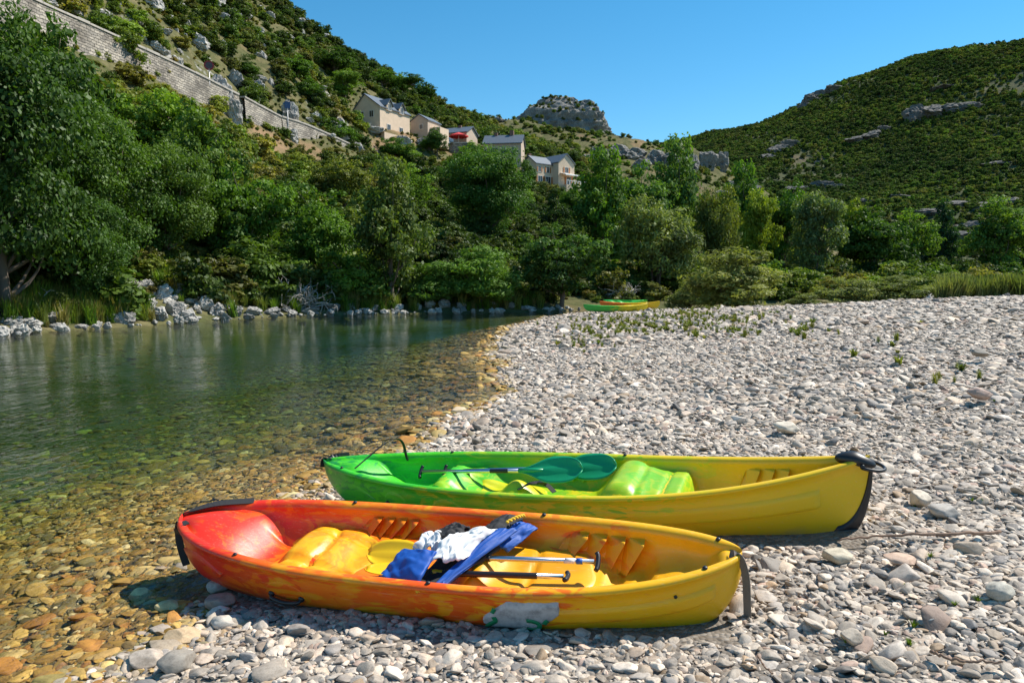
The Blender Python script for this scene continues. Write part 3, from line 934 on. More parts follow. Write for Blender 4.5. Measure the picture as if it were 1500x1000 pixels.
# ------------------------------------------------------------------ kayaks
def kayak_mat(name, stops, axis_len, wob=0.35, blot=()):
    m, nt, b = nodes(name)
    tc = N(nt, 'ShaderNodeTexCoord')
    sx = N(nt, 'ShaderNodeSeparateXYZ'); L(nt, tc.outputs['Object'], sx.inputs[0])
    t = mathn(nt, 'ADD', mathn(nt, 'DIVIDE', sx.outputs[0], axis_len), 0.5)
    mp = N(nt, 'ShaderNodeMapping'); mp.inputs['Scale'].default_value = (0.8, 1.4, 2.2); L(nt, tc.outputs['Object'], mp.inputs[0])
    n = noise(nt, mp.outputs[0], 1.9, 5, 0.55, 1.4)
    n2 = noise(nt, tc.outputs['Object'], 5.0, 3, 0.5, 0.8)
    tt = mathn(nt, 'ADD', t, mathn(nt, 'MULTIPLY', mathn(nt, 'SUBTRACT', n.outputs[0], 0.5), wob))
    c = ramp(nt, tt, stops)
    n4 = noise(nt, mp.outputs[0], 3.1, 4, 0.55, 2.6)
    f4 = ramp(nt, n4.outputs[0], [(0.50, (0, 0, 0)), (0.56, (0.85, 0.85, 0.85))])
    c = mixc(nt, f4, c, ramp(nt, mathn(nt, 'ADD', tt, 0.13), stops))
    n5 = noise(nt, mp.outputs[0], 4.3, 4, 0.55, 2.0)
    f5 = ramp(nt, n5.outputs[0], [(0.57, (0, 0, 0)), (0.62, (0.8, 0.8, 0.8))])
    c = mixc(nt, f5, c, ramp(nt, mathn(nt, 'ADD', tt, -0.12), stops))
    n3 = noise(nt, tc.outputs['Object'], 60.0, 3, 0.6)
    dirt = noise(nt, tc.outputs['Object'], 3.0, 6, 0.7)
    fd = ramp(nt, dirt.outputs[0], [(0.55, (1, 1, 1)), (0.8, (0.8, 0.78, 0.72))])
    c = mixc(nt, 0.6, c, fd, 'MULTIPLY')
    # fine scratches along the hull
    mp2 = N(nt, 'ShaderNodeMapping'); mp2.inputs['Scale'].default_value = (2.5, 60, 60); L(nt, tc.outputs['Object'], mp2.inputs[0])
    sc = noise(nt, mp2.outputs[0], 2.0, 3, 0.7)
    fs = ramp(nt, sc.outputs[0], [(0.60, (0, 0, 0)), (0.70, (1, 1, 1))])
    c = mixc(nt, mathn(nt, 'MULTIPLY', fs, 0.28), c, (0.72, 0.60, 0.38))
    mud = mathn(nt, 'ADD', sx.outputs[2], mathn(nt, 'MULTIPLY', mathn(nt, 'SUBTRACT', dirt.outputs[0], 0.5), 0.22))
    fm = ramp(nt, mud, [(0.03, (0.55, 0.55, 0.55)), (0.13, (0, 0, 0))])
    c = mixc(nt, fm, c, (0.34, 0.27, 0.17))
    L(nt, c, b.inputs['Base Color'])
    r = N(nt, 'ShaderNodeMapRange'); L(nt, dirt.outputs[0], r.inputs['Value'])
    r.inputs['To Min'].default_value = 0.28; r.inputs['To Max'].default_value = 0.5
    L(nt, r.outputs[0], b.inputs['Roughness'])
    b.inputs['Specular IOR Level'].default_value = 0.45
    b.inputs['Subsurface Weight'].default_value = 0.0
    bump(nt, mathn(nt, 'ADD', n3.outputs[0], mathn(nt, 'MULTIPLY', n2.outputs[0], 6.0)), 0.12, 0.004, b)
    return m

class Hull:
    def __init__(s, ln, beam, depth, pl, ql, pr, qr, upl, upr, rkl, rkr, stl, str_, dl, dr, bumpf):
        s.ln, s.B, s.D = ln, beam / 2, depth
        s.pl, s.ql, s.pr, s.qr, s.upl, s.upr, s.rkl, s.rkr, s.stl, s.str, s.dl, s.dr, s.bf = pl, ql, pr, qr, upl, upr, rkl, rkr, stl, str_, dl, dr, bumpf
    def beam(s, t):
        t = np.asarray(t, float); a = np.abs(t)
        return s.B * np.where(t < 0, np.clip(1 - a ** s.pl, 0, 1) ** s.ql, np.clip(1 - a ** s.pr, 0, 1) ** s.qr)
    def sheer(s, t):
        a = np.abs(t); return s.D + np.where(t < 0, s.upl, s.upr) * a ** 2.6
    def keel(s, t):
        a = np.abs(t)
        rk = np.where(t < 0, s.rkl, s.rkr) * a ** 3
        t0 = np.where(t < 0, s.stl, s.str)
        q = np.clip((a - t0) / (1 - t0), 0, 1)
        st = 1 - np.sqrt(np.clip(1 - q * q, 0, 1))
        return rk + (s.sheer(t) - rk) * st * 0.96
    def outer(s, t, h, side):
        """h: 0 keel .. 1 gunwale, as an angle fraction"""
        t = np.asarray(t, float); th = np.asarray(h, float) * math.pi / 2
        b, zs, zk = s.beam(t), s.sheer(t), s.keel(t)
        y = b * np.sin(th) ** 0.46
        z = zs - (zs - zk) * np.cos(th) ** 0.9
        y = y * (1 - 0.10 * np.clip(np.cos(th), 0, 1) * np.sin(th))
        return np.stack([t * s.ln / 2 + 0 * th, side * y, z], -1)
    def onormal(s, t, h, side, e=1e-3):
        a = s.outer(t + e, h, side) - s.outer(t - e, h, side)
        b = s.outer(t, h + e, side) - s.outer(t, h - e, side)
        n = np.cross(a, b) * (-1 if side > 0 else 1)
        n /= np.linalg.norm(n, axis=-1, keepdims=True) + 1e-12
        return n
    def cock(s, t):
        return sstep(s.dl[0], s.dl[1], t) * (1 - sstep(s.dr[0], s.dr[1], t))
    def inner(s, t, y):
        """interior surface height at lateral y"""
        b, zs, zk = s.beam(t), s.sheer(t), s.keel(t)
        bi = b - np.minimum(0.062, 0.45 * b)
        r = np.clip(np.abs(y) / (bi + 1e-6), 0, 1)
        deep = (zs - zk - 0.165) * s.cock(t)
        crown = 0.035 * (1 - s.cock(t)) * (1 - r * r) * np.clip(b / 0.2, 0, 1)
        z = zs - deep * np.clip(1 - r ** 5.0, 0, 1) ** 0.6 + crown + 0.004
        bm = s.bf(t * s.ln / 2, y) * np.clip(1 - r ** 6, 0, 1) * s.cock(t)
        return np.minimum(z + bm, zs + 0.05)
    def mesh(s, name, M=150):
        ts = np.sin(np.linspace(-1, 1, M) * math.pi / 2) * 0.9996
        no, ni = 16, 26
        ring = []
        for t in ts:
            tv = np.full(no, t)
            hs = np.linspace(0, 1, no)
            o = s.outer(tv, hs, 1)
            b, zs = float(s.beam(t)), float(s.sheer(t))
            rw = min(0.062, 0.45 * b)
            rim = []
            for k, (u, v) in enumerate([(0.014, 0.004), (0.018, 0.016), (0.006, 0.030), (-0.4, 0.034), (-0.8, 0.024)]):
                if k < 3: yy = b + u * min(1, b / 0.05)
                else: yy = b + u * rw
                rim.append((t * s.ln / 2, yy, zs + v))
            rim = np.array(rim)
            bi = b - rw
            q = np.cos(np.linspace(0, math.pi / 2, ni)) ** 0.55 * bi
            q[0] = bi
            inn = np.c_[np.full(ni, t * s.ln / 2), q, s.inner(np.full(ni, t), q)]
            half = np.vstack([o, rim, inn])
            inn2 = inn.copy(); inn2[:, 2] = s.inner(np.full(ni, t), -q)
            half2 = np.vstack([o, rim, inn2]); half2[:, 1] *= -1
            ring.append(np.vstack([half, half2[::-1][1:-1]]))
        R = np.array(ring)
        n = R.shape[1]
        V = R.reshape(-1, 3)
        i = np.arange(M - 1)[:, None] * n; j = np.arange(n)[None, :]; j2 = (j + 1) % n
        Q = np.stack([i + j, i + n + j, i + n + j2, i + j2], -1).reshape(-1, 4)
        V = np.vstack([V, R[0].mean(0), R[-1].mean(0)])
        c0, c1 = len(V) - 2, len(V) - 1
        T = [(c0, a, (a + 1) % n) for a in range(n)] + [(c1, (M - 1) * n + (a + 1) % n, (M - 1) * n + a) for a in range(n)]
        me = mesh_np(name, V, Q, T)
        return me
    def patch(s, name, side, t0, t1, lo, hi, off=0.005, nu=40, nv=8, mat=None, parent=None):
        """a raised panel on the outer hull between curves lo(u), hi(u) in gunwale fraction"""
        V = []
        us = np.linspace(0, 1, nu)
        vs = np.linspace(0, 1, nv)
        for a, u in enumerate(us):
            t = t0 + (t1 - t0) * u
            for c, v in enumerate(vs):
                h = lo(u) + (hi(u) - lo(u)) * v
                p = s.outer(np.array([t]), np.array([h]), side)[0]
                nn = s.onormal(np.array([t]), np.array([h]), side)[0]
                k = -0.004 if (a in (0, nu - 1) or c in (0, nv - 1)) else off
                V.append(p + nn * k)
        me = mesh_np(name, np.array(V), grid_quads(nu, nv) if side < 0 else grid_quads(nu, nv)[:, ::-1])
        return obj(name, me, mat, parent)

def kayak_matrix(c, yaw, pitch, roll, z):
    return Matrix.Translation((c[0], c[1], z)) @ Matrix.Rotation(yaw, 4, 'Z') @ Matrix.Rotation(-pitch, 4, 'Y') @ Matrix.Rotation(roll, 4, 'X')

def gauss(x, w): return np.exp(-(x / w) ** 2)
def bump_orange(x, y):
    y = np.asarray(y, float); x = np.asarray(x, float) + 0 * y
    # smooth knee hump that runs down into a dished seat, one ahead and one behind
    side = np.clip(1 - (np.abs(y) / 0.34) ** 3, 0, 1)
    z = 0.15 * sstep(-1.08, -0.88, x) * (1 - sstep(-0.84, -0.50, x)) * side
    z = z + 0.07 * sstep(-0.80, -0.6, x) * (1 - sstep(-0.2, -0.05, x)) * (0.6 + 0.9 * (y / 0.3) ** 2) * side
    z = z + 0.15 * gauss(x - 0.34, 0.10) * side + 0.08 * sstep(0.35, 0.5, x) * (1 - sstep(0.9, 1.1, x)) * (0.5 + 0.9 * (y / 0.3) ** 2) * side
    z = z + 0.05 * gauss(y, 0.06) * sstep(-0.10, 0.05, x) * (1 - sstep(0.2, 0.3, x))
    z = z + 0.12 * sstep(-1.12, -1.45, x) + 0.10 * sstep(1.15, 1.5, x)
    z = z - 0.03 * gauss(x + 0.72 + 0.8 * y * y, 0.022) * side - 0.022 * gauss(x - 0.62, 0.02) * side
    z = z + 0.012 * np.sign(np.sin(x * 38)) * sstep(0.98, 1.05, x) * (1 - sstep(1.3, 1.4, x)) * side
    z = z - 0.03 * gauss(np.abs(y) - 0.17, 0.02) * sstep(-1.3, -1.15, x) * (1 - sstep(-0.5, -0.3, x))
    return z
def bump_green(x, y):
    y = np.asarray(y, float); x = np.asarray(x, float) + 0 * y
    z = 0.0
    for cx in (-0.75, 0.55):
        z = z + gauss(x - cx, 0.22) ** 2 * (0.06 + 0.05 * (y / 0.3) ** 2)
    z = z + 0.20 * sstep(0.22, 0.50, x) * (1 - sstep(0.95, 1.05, x)) * np.clip(1 - (np.abs(y) / 0.42) ** 4, 0, 1)
    z = z + 0.20 * gauss(x + 0.95, 0.13) * np.clip(1 - (np.abs(y) / 0.34) ** 4, 0, 1)
    z = z + 0.16 * gauss(x + 0.35, 0.15) * gauss(y, 0.16)
    z = z + 0.12 * sstep(-1.35, -1.75, x)
    z = z - 0.022 * gauss(x - 0.66, 0.016) - 0.022 * gauss(x - 0.84, 0.016) - 0.02 * gauss(np.abs(y) - 0.15, 0.018) * (x < 0)
    return z

OR = Hull(OL, 0.88, 0.36, 3.0, 0.58, 2.9, 0.66, 0.06, 0.10, 0.07, 0.08, 0.80, 0.84, (-0.92, -0.62), (0.90, 0.965), bump_orange)
GR = Hull(GL, 0.92, 0.38, 2.5, 0.80, 2.1, 0.92, 0.05, 0.20, 0.10, 0.02, 0.80, 0.90, (-0.84, -0.72), (0.93, 0.985), bump_green)
RED, ORG, YEL = (0.76, 0.030, 0.012), (0.85, 0.12, 0.004), (0.88, 0.42, 0.006)
M_OR = kayak_mat('orange_plastic', [(0.0, RED), (0.13, RED), (0.19, (0.72, 0.07, 0.006)), (0.27, ORG), (0.36, (0.86, 0.20, 0.005)), (0.44, (0.80, 0.34, 0.008)), (0.52, (0.84, 0.12, 0.004)), (0.61, (0.84, 0.09, 0.004)), (0.69, (0.84, 0.28, 0.006)), (0.78, YEL), (1.0, (0.86, 0.46, 0.008))], OL, 0.30)
M_GR = kayak_mat('green_plastic', [(0.0, (0.012, 0.26, 0.05)), (0.07, (0.03, 0.46, 0.03)), (0.16, (0.09, 0.62, 0.012)), (0.28, (0.03, 0.46, 0.015)), (0.38, (0.16, 0.50, 0.01)), (0.44, (0.42, 0.55, 0.01)), (0.49, (0.14, 0.46, 0.012)), (0.55, (0.36, 0.54, 0.01)), (0.62, (0.62, 0.55, 0.01)), (0.72, (0.76, 0.52, 0.01)), (1.0, (0.80, 0.50, 0.012))], GL, 0.24)
M_BLACK = simple('black_rubber', (0.016, 0.016, 0.018), 0.42, var=0.3, scale=30, bmp=0.2, bdist=0.002)
M_WEB = simple('black_webbing', (0.02, 0.02, 0.022), 0.8, var=0.3, scale=120, bmp=0.5, bdist=0.002)
M_WEBG = simple('grey_webbing', (0.16, 0.14, 0.12), 0.85, var=0.3, scale=120, bmp=0.5, bdist=0.002)
M_STEEL = simple('steel', (0.45, 0.45, 0.46), 0.35, 0.9, var=0.1, bmp=0)
M_ALU = simple('aluminium_tube', (0.62, 0.63, 0.65), 0.28, 1.0, var=0.08, scale=40, bmp=0.08, bdist=0.001)
M_YBLADE = simple('yellow_blade', (0.80, 0.50, 0.01), 0.35, var=0.1, scale=6, bmp=0.05)
M_GBLADE = simple('teal_blade', (0.01, 0.30, 0.13), 0.35, var=0.15, scale=6, bmp=0.05)
M_BLUE = simple('blue_nylon', (0.004, 0.075, 0.36), 0.6, var=0.2, scale=50, bmp=0.3, bdist=0.003)
M_WHITE = simple('white_cloth', (0.78, 0.77, 0.75), 0.85, var=0.08, scale=30, bmp=0.3, bdist=0.004)
M_CORD = simple('yellow_cord', (0.75, 0.50, 0.03), 0.8, var=0.2, scale=60, bmp=0.3)

def seat_part(H, root, mat, x0, x1, hw, off=0.006):
    nu, nv = 40, 24
    V = []
    for i in range(nu):
        u = i / (nu - 1)
        for j in range(nv):
            v = j / (nv - 1) * 2 - 1
            w = hw * (1 - 0.35 * abs(2 * u - 1) ** 4)
            x = x0 + (x1 - x0) * u + 0.03 * math.sin(v * 3 + 1)
            t = np.array([x / (H.ln / 2)])
            k = -0.006 if i in (0, nu - 1) or j in (0, nv - 1) else off
            V.append((x, v * w, float(H.inner(t, np.array([v * w]))[0]) + k))
    return obj('seat', mesh_np('seat', np.array(V), grid_quads(nu, nv)[:, ::-1]), mat, root)

def screw(root, p, mat=M_BLACK, r=0.014):
    me = MB().tube([np.array(p) - (0, 0, 0.004), np.array(p) + (0, 0, 0.006), np.array(p) + (0, 0, 0.012)], [r, r, r * 0.6], 10).mesh('rim_fitting', True)
    return obj('rim_fitting', me, mat, root)

def ribs(H, root, mat, x0, dx, n, side, top=0.03, dep=0.085):
    """saw-tooth foot rests moulded into the side wall"""
    for k in range(n):
        xa, xb = x0 + k * dx, x0 + (k + 1) * dx * 1.0
        V = []
        for j, x in enumerate((xa, xb)):
            t = x / (H.ln / 2)
            b = float(H.beam(t)) - 0.056; zs = float(H.sheer(t))
            out = 0.006 if j == 0 else dep
            zlo = float(H.inner(np.array([t]), np.array([side * (b - 0.20)]))[0]) - 0.01
            for (yy, zz) in ((b + 0.012, zs - top), (b - out * 0.95, zs - top - 0.012), (b - 0.02 - out * 1.45, zlo), (b - 0.10, zlo)):
                V.append((x + (0.10 if zz == zlo else 0.0) * (-1), side * yy, zz))
        Fc = [(0, 1, 2, 3), (7, 6, 5, 4), (0, 4, 5, 1), (1, 5, 6, 2), (2, 6, 7, 3), (3, 7, 4, 0)]
        o = MB().add(V, Fc).build('foot_rest', mat, root)
        bv = o.modifiers.new('round', 'BEVEL'); bv.width = 0.006; bv.segments = 2
    return

def handle(H, root, t0, t1, h, side, mat=M_BLACK, recess=None):
    a, b = [H.outer(np.array([t]), np.array([h]), side)[0] for t in (t0, t1)]
    n = H.onormal(np.array([(t0 + t1) / 2]), np.array([h]), side)[0]
    if recess is not None:
        tm = (t0 + t1) / 2; hw = (t1 - t0) * 0.68
        H.patch('handle_recess', side, tm - hw, tm + hw, lambda u: h - 0.085 * (1 - (2 * u - 1) ** 2) ** 0.5 - 0.01, lambda u: h + 0.20 * (1 - (2 * u - 1) ** 2) ** 0.5 + 0.01, 0.004, 24, 10, recess, root)
    pts = spline([a + n * 0.012, a + n * 0.030 + (b - a) * 0.08 + np.array([0, 0, -0.006]), (a + b) / 2 + n * 0.036 + np.array([0, 0, -0.016]), b + n * 0.030 - (b - a) * 0.08 + np.array([0, 0, -0.006]), b + n * 0.012], 14)
    o = MB().tube(pts, [0.009] * 3 + [0.013] * 9 + [0.009] * 3, 10).build('carry_handle', mat, root, True)
    for q in (a, b):
        MB().tube([q - n * 0.004, q + n * 0.012, q + n * 0.02], [0.020, 0.020, 0.012], 12).build('handle_mount', M_BLACK, o, True)
    return o

def toproot(name, M, label, cat):
    r = empty(name)
    r.matrix_world = M
    tag(r, label, cat)
    return r

# --- orange kayak
M1 = kayak_matrix(OC, OYAW, math.atan2(0.52 - 0.36 - (OR.upr - OR.upl), OL), math.radians(10.5), 0.05)
ok_ = toproot('kayak', M1, 'red, orange and yellow plastic open kayak half on shore with blue life jacket aboard', 'kayak')
obj('hull', OR.mesh('hull'), M_OR, ok_)
M_ORY = kayak_mat('yellow_orange_plastic', [(0.0, (0.80, 0.40, 0.008)), (0.22, (0.82, 0.42, 0.008)), (0.30, (0.80, 0.26, 0.006)), (0.36, (0.82, 0.44, 0.01)), (0.6, (0.80, 0.34, 0.008)), (1.0, YEL)], OL, 0.6)
seat_part(OR, ok_, M_ORY, -1.10, -0.42, 0.29)
seat_part(OR, ok_, M_ORY, 0.22, 0.98, 0.28)
ribs(OR, ok_, M_OR, -0.58, 0.088, 4, 1)
ribs(OR, ok_, M_OR, -0.58, 0.088, 4, -1)
ribs(OR, ok_, M_OR, 0.80, 0.115, 4, 1)
ribs(OR, ok_, M_OR, 0.80, 0.115, 4, -1)
for sd in (-1, 1):
    OR.patch('side_moulding', sd, 0.30, 0.93, lambda u: 0.70 + 0.02 * u + 0.13 * (1 - u) ** 6, lambda u: 0.88 + 0.02 * u, 0.014, 50, 8, M_OR, ok_)
    OR.patch('bow_moulding', sd, -0.945, -0.70, lambda u: 0.62 + 0.16 * u ** 2 - 0.16 * math.sin(math.pi * u), lambda u: 0.70 + 0.09 * u + 0.22 * math.sin(math.pi * min(1, u * 1.05)) ** 0.8 * (1 - 0.4 * u), 0.014, 40, 10, M_OR, ok_)
handle(OR, ok_, -0.49, -0.37, 0.70, -1, recess=M_OR)
handle(OR, ok_, -0.49, -0.37, 0.60, 1)
for t, sd in ((-0.62, -1), (0.10, -1), (-0.40, 1), (0.34, 1), (0.90, -1), (0.93, 1)):
    b = float(OR.beam(t)) - 0.022
    screw(ok_, (t * OL / 2, sd * b, float(OR.sheer(t)) + 0.033))
for t, h in ((0.58, 0.86), (0.82, 0.9)):
    p = OR.outer(np.array([t]), np.array([h]), -1)[0]; n = OR.onormal(np.array([t]), np.array([h]), -1)[0]
    MB().tube([p - n * 0.002, p + n * 0.007], 0.009, 10).build('drain_screw', M_BLACK, ok_, True)

def sticker_mat():
    m, nt, b = nodes('torn_sticker')
    tc = N(nt, 'ShaderNodeTexCoord')
    n = noise(nt, tc.outputs['Object'], 18.0, 5, 0.7)
    L(nt, ramp(nt, n.outputs[0], [(0.35, (0.26, 0.26, 0.27)), (0.5, (0.42, 0.42, 0.43)), (0.7, (0.52, 0.52, 0.52))]), b.inputs['Base Color'])
    b.inputs['Roughness'].default_value = 0.45
    return m
M_STICK = sticker_mat()
M_STG = simple('sticker_green', (0.01, 0.22, 0.09), 0.45, var=0.15, scale=30, bmp=0)
def jag(u, s): return 0.018 * float(vnoise(np.array([[u * 9, s, 0.3]]), 3)[0]) + 0.012 * float(vnoise(np.array([[u * 27, s, 0.8]]), 4)[0])
stk = OR.patch('torn_sticker', -1, 0.262, 0.50, lambda u: 0.62 + jag(u, 1) + 0.24 * max(0, u - 0.66) / 0.34 + 0.10 * max(0, 0.12 - u) / 0.12, lambda u: 0.74 + 0.22 * min(1, u / 0.35) ** 0.7 + jag(u, 7) * 0.4, 0.0185, 60, 10, M_STICK, ok_)
# remains of green lettering on the sticker
def side_line(H, pts, wid, side, off, name, mat, parent):
    path = []
    dirs = []
    for t, h in pts:
        p = H.outer(np.array([t]), np.array([h]), side)[0]; n = H.onormal(np.array([t]), np.array([h]), side)[0]
        path.append(p + n * off); dirs.append(n)
    pth = spline(path, 20)
    ns = spline(dirs, 20)
    wd = []
    for i, p in enumerate(pth):
        d = pth[min(i + 1, 20)] - pth[max(i - 1, 0)]
        wd.append(np.cross(ns[i], d))
    return MB().ribbon(pth, wid, wd, 0.002).build(name, mat, parent, True)
side_line(OR, [(0.272, 0.66), (0.287, 0.71), (0.305, 0.76), (0.302, 0.81)], 0.026, -1, 0.0215, 'sticker_letter', M_STG, stk)
side_line(OR, [(0.39, 0.675), (0.405, 0.655), (0.43, 0.67), (0.435, 0.74), (0.42, 0.775), (0.40, 0.785)], 0.026, -1, 0.0215, 'sticker_letter', M_STG, stk)
side_line(OR, [(0.45, 0.74), (0.457, 0.775), (0.463, 0.79)], 0.026, -1, 0.0215, 'sticker_letter', M_STG, stk)
side_line(OR, [(0.30, 0.86), (0.31, 0.91)], 0.022, -1, 0.0215, 'sticker_letter', M_STG, stk)

def tip(H, t, y, dz):
    return np.array([t * H.ln / 2, y, float(H.sheer(t)) + dz])
# bow strap on the red end: over the deck, round the stem and hanging down
b_ = lambda t: float(OR.beam(t))
MB().ribbon(spline([tip(OR, -0.80, b_(-0.80) - 0.01, 0.035), tip(OR, -0.90, b_(-0.90) * 0.75, 0.055), tip(OR, -0.965, b_(-0.965) * 0.5, 0.045), tip(OR, -1.0, 0.03, 0.02), tip(OR, -1.015, 0.0, -0.05)], 20), 0.05, (0.35, 0.94, 0.1), 0.006).build('bow_strap', M_WEB, ok_)
MB().ribbon(spline([tip(OR, -0.93, -b_(-0.93) * 0.72, 0.032), tip(OR, -0.975, -b_(-0.975) * 0.8, 0.02), tip(OR, -1.0, -0.06, -0.04), tip(OR, -1.005, -0.07, -0.13), tip(OR, -0.998, -0.08, -0.22), tip(OR, -0.985, -0.09, -0.30)], 24), 0.05, (1.0, 0.3, 0.0), 0.006).build('bow_strap', M_WEB, ok_)
MB().box(-0.02, 0.02, -0.006, 0.006, -0.018, 0.018).build('buckle', M_BLACK, ok_).location = tip(OR, -1.002, -0.075, -0.06)
# grey strap hanging from the yellow end
MB().ribbon(spline([tip(OR, 0.965, -0.02, 0.03), tip(OR, 0.992, -0.035, 0.02), tip(OR, 1.008, -0.04, -0.08), tip(OR, 1.012, -0.05, -0.22), tip(OR, 1.012, -0.07, -0.36), tip(OR, 1.006, -0.12, -0.455), tip(OR, 0.985, -0.17, -0.50)], 30), 0.042, (0.9, -0.4, 0.0), 0.004).build('stern_strap', M_WEBG, ok_)

# --- green kayak
M2 = kayak_matrix(GC, GYAW, math.atan2(0.84 - 0.40 - (GR.upr - GR.upl), GL), math.radians(7), 0.11)
gk = toproot('kayak', M2, 'large green and yellow plastic open kayak with black rubber bow guard on the gravel', 'kayak')
obj('hull', GR.mesh('hull'), M_GR, gk)
M_GRY = kayak_mat('lime_yellow_plastic', [(0.0, (0.40, 0.55, 0.01)), (0.35, (0.55, 0.56, 0.01)), (0.45, (0.68, 0.58, 0.012)), (0.52, (0.40, 0.54, 0.01)), (0.6, (0.42, 0.56, 0.01)), (0.64, (0.14, 0.46, 0.012)), (1.0, (0.6, 0.5, 0.01))], GL, 0.16)
seat_part(GR, gk, M_GRY, -0.72, -0.14, 0.26)
seat_part(GR, gk, M_GRY, 0.24, 1.02, 0.33)
ribs(GR, gk, M_GR, -0.10, 0.09, 3, 1, 0.03, 0.06)
ribs(GR, gk, M_GR, 1.38, 0.10, 3, 1, 0.03, 0.05)
for sd in (-1, 1):
    GR.patch('side_moulding', sd, 0.10, 0.86, lambda u: 0.68 + 0.03 * u + 0.16 * max(0, 0.16 - u) / 0.16, lambda u: 0.90, 0.018, 60, 8, M_GR, gk)
    GR.patch('bow_moulding', sd, -0.93, -0.68, lambda u: 0.50 + 0.24 * u ** 2 - 0.16 * math.sin(math.pi * u), lambda u: 0.60 + 0.10 * u + 0.26 * math.sin(math.pi * u) ** 0.8, 0.006, 40, 10, M_GR, gk)
handle(GR, gk, -0.40, -0.30, 0.74, -1, recess=M_GR)
handle(GR, gk, -0.62, -0.54, 0.74, -1, recess=M_GR)
# black guard round the bow
def guard(H, t0, off):
    ts = t0 + (0.9996 - t0) * np.sin(np.linspace(0, 1, 40) * math.pi / 2)
    V = []; nr = 13
    for i, t in enumerate(ts):
        # band grows from a strip on the keel to the whole stem
        dpt = float(H.sheer(t) - H.keel(t)); fr_ = min(0.999, 0.125 * min(1, (i + 2) / 8) / max(dpt, 1e-3))
        hmax = math.acos((1 - fr_) ** (1 / 0.9)) / (math.pi / 2)
        hs = np.linspace(-hmax, hmax, nr)
        for h in hs:
            sd = 1 if h >= 0 else -1
            hh = np.array([max(abs(h), 0.02)])
            p = H.outer(np.array([t]), hh, sd)[0]; n = H.onormal(np.array([min(t, 0.9985)]), hh, sd)[0]
            k = -0.003 if (i == 0 or abs(abs(h) - hmax) < 1e-6 and hmax < 0.99) else off
            V.append(p + n * k + np.array([0.006 if i > 0 else 0, 0, 0]))
    return mesh_np('bow_guard', np.array(V), grid_quads(40, nr))
gd = obj('bow_guard', guard(GR, 0.872, 0.008), M_BLACK, gk)
so = gd.modifiers.new('thick', 'SOLIDIFY'); so.thickness = 0.006; so.offset = 0
cp = tip(GR, 0.955, 0, 0.0)
V, T = ICO3
cap = V.copy() * np.array([0.125, 0.062, 0.048]); cap[:, 2] -= 0.35 * np.abs(cap[:, 0]) * (cap[:, 0] > 0) ; cap += cp + np.array([0.01, 0, 0.03])
obj('bow_cap', mesh_np('bow_cap', cap, tris=T), M_BLACK, gk)
ring = []
for k in range(17):
    a = -math.pi * 0.62 + 2 * math.pi * 0.62 * k / 16
    ring.append(cp + np.array([0.085 + 0.10 * math.cos(a), 0.088 * math.sin(a), -0.015 - 0.02 * math.cos(a)]))
MB().tube(ring, 0.0115, 10).build('bow_toggle', M_BLACK, gk, True)
for sd in (-1, 1):
    q = cp + np.array([0.05, sd * 0.06, -0.005])
    MB().tube([q - (0, 0.012 * sd, 0), q + (0, 0.014 * sd, 0)], 0.016, 10).build('toggle_knob', M_BLACK, gk, True)
p = GR.outer(np.array([0.885]), np.array([0.12]), -1)[0]; n = GR.onormal(np.array([0.885]), np.array([0.12]), -1)[0]
MB().tube([p + n * 0.004, p + n * 0.014], 0.008, 10).build('guard_bolt', M_STEEL, gk, True)
# carrying strap arched over the green end
MB().ribbon(spline([tip(GR, -0.80, -0.16, 0.04), tip(GR, -0.77, -0.06, 0.10), tip(GR, -0.72, 0.06, 0.19), tip(GR, -0.685, 0.14, 0.215), tip(GR, -0.675, 0.20, 0.16), tip(GR, -0.68, 0.24, 0.05), tip(GR, -0.68, 0.25, -0.02)], 30), 0.028, (0.9, -0.2, 0.3), 0.004).build('carry_strap', M_WEB, gk)
MB().ribbon(spline([tip(GR, -0.93, 0.17, 0.02), tip(GR, -0.965, 0.08, 0.035), tip(GR, -0.998, 0.01, 0.022), tip(GR, -1.004, -0.01, -0.04)], 12), 0.05, (0.6, 0.8, 0.1), 0.008).build('stern_pad', M_BLACK, gk)
for t, sd in ((-0.86, -1), (-0.5, 1), (0.2, 1)):
    screw(gk, (t * GL / 2, sd * (float(GR.beam(t)) - 0.022), float(GR.sheer(t)) + 0.033))
gs = MB().ribbon(spline([(-0.30, -0.10, 0.30), (-0.22, -0.02, 0.325), (-0.12, 0.02, 0.31), (-0.03, -0.02, 0.26)], 12), 0.04, (0.3, 0.9, 0.1), 0.006).build('seat_strap', M_WEB, gk)
MB().box(-0.035, 0.035, -0.025, 0.025, -0.008, 0.01).build('buckle', M_BLACK, gs).location = (-0.13, 0.01, 0.325)

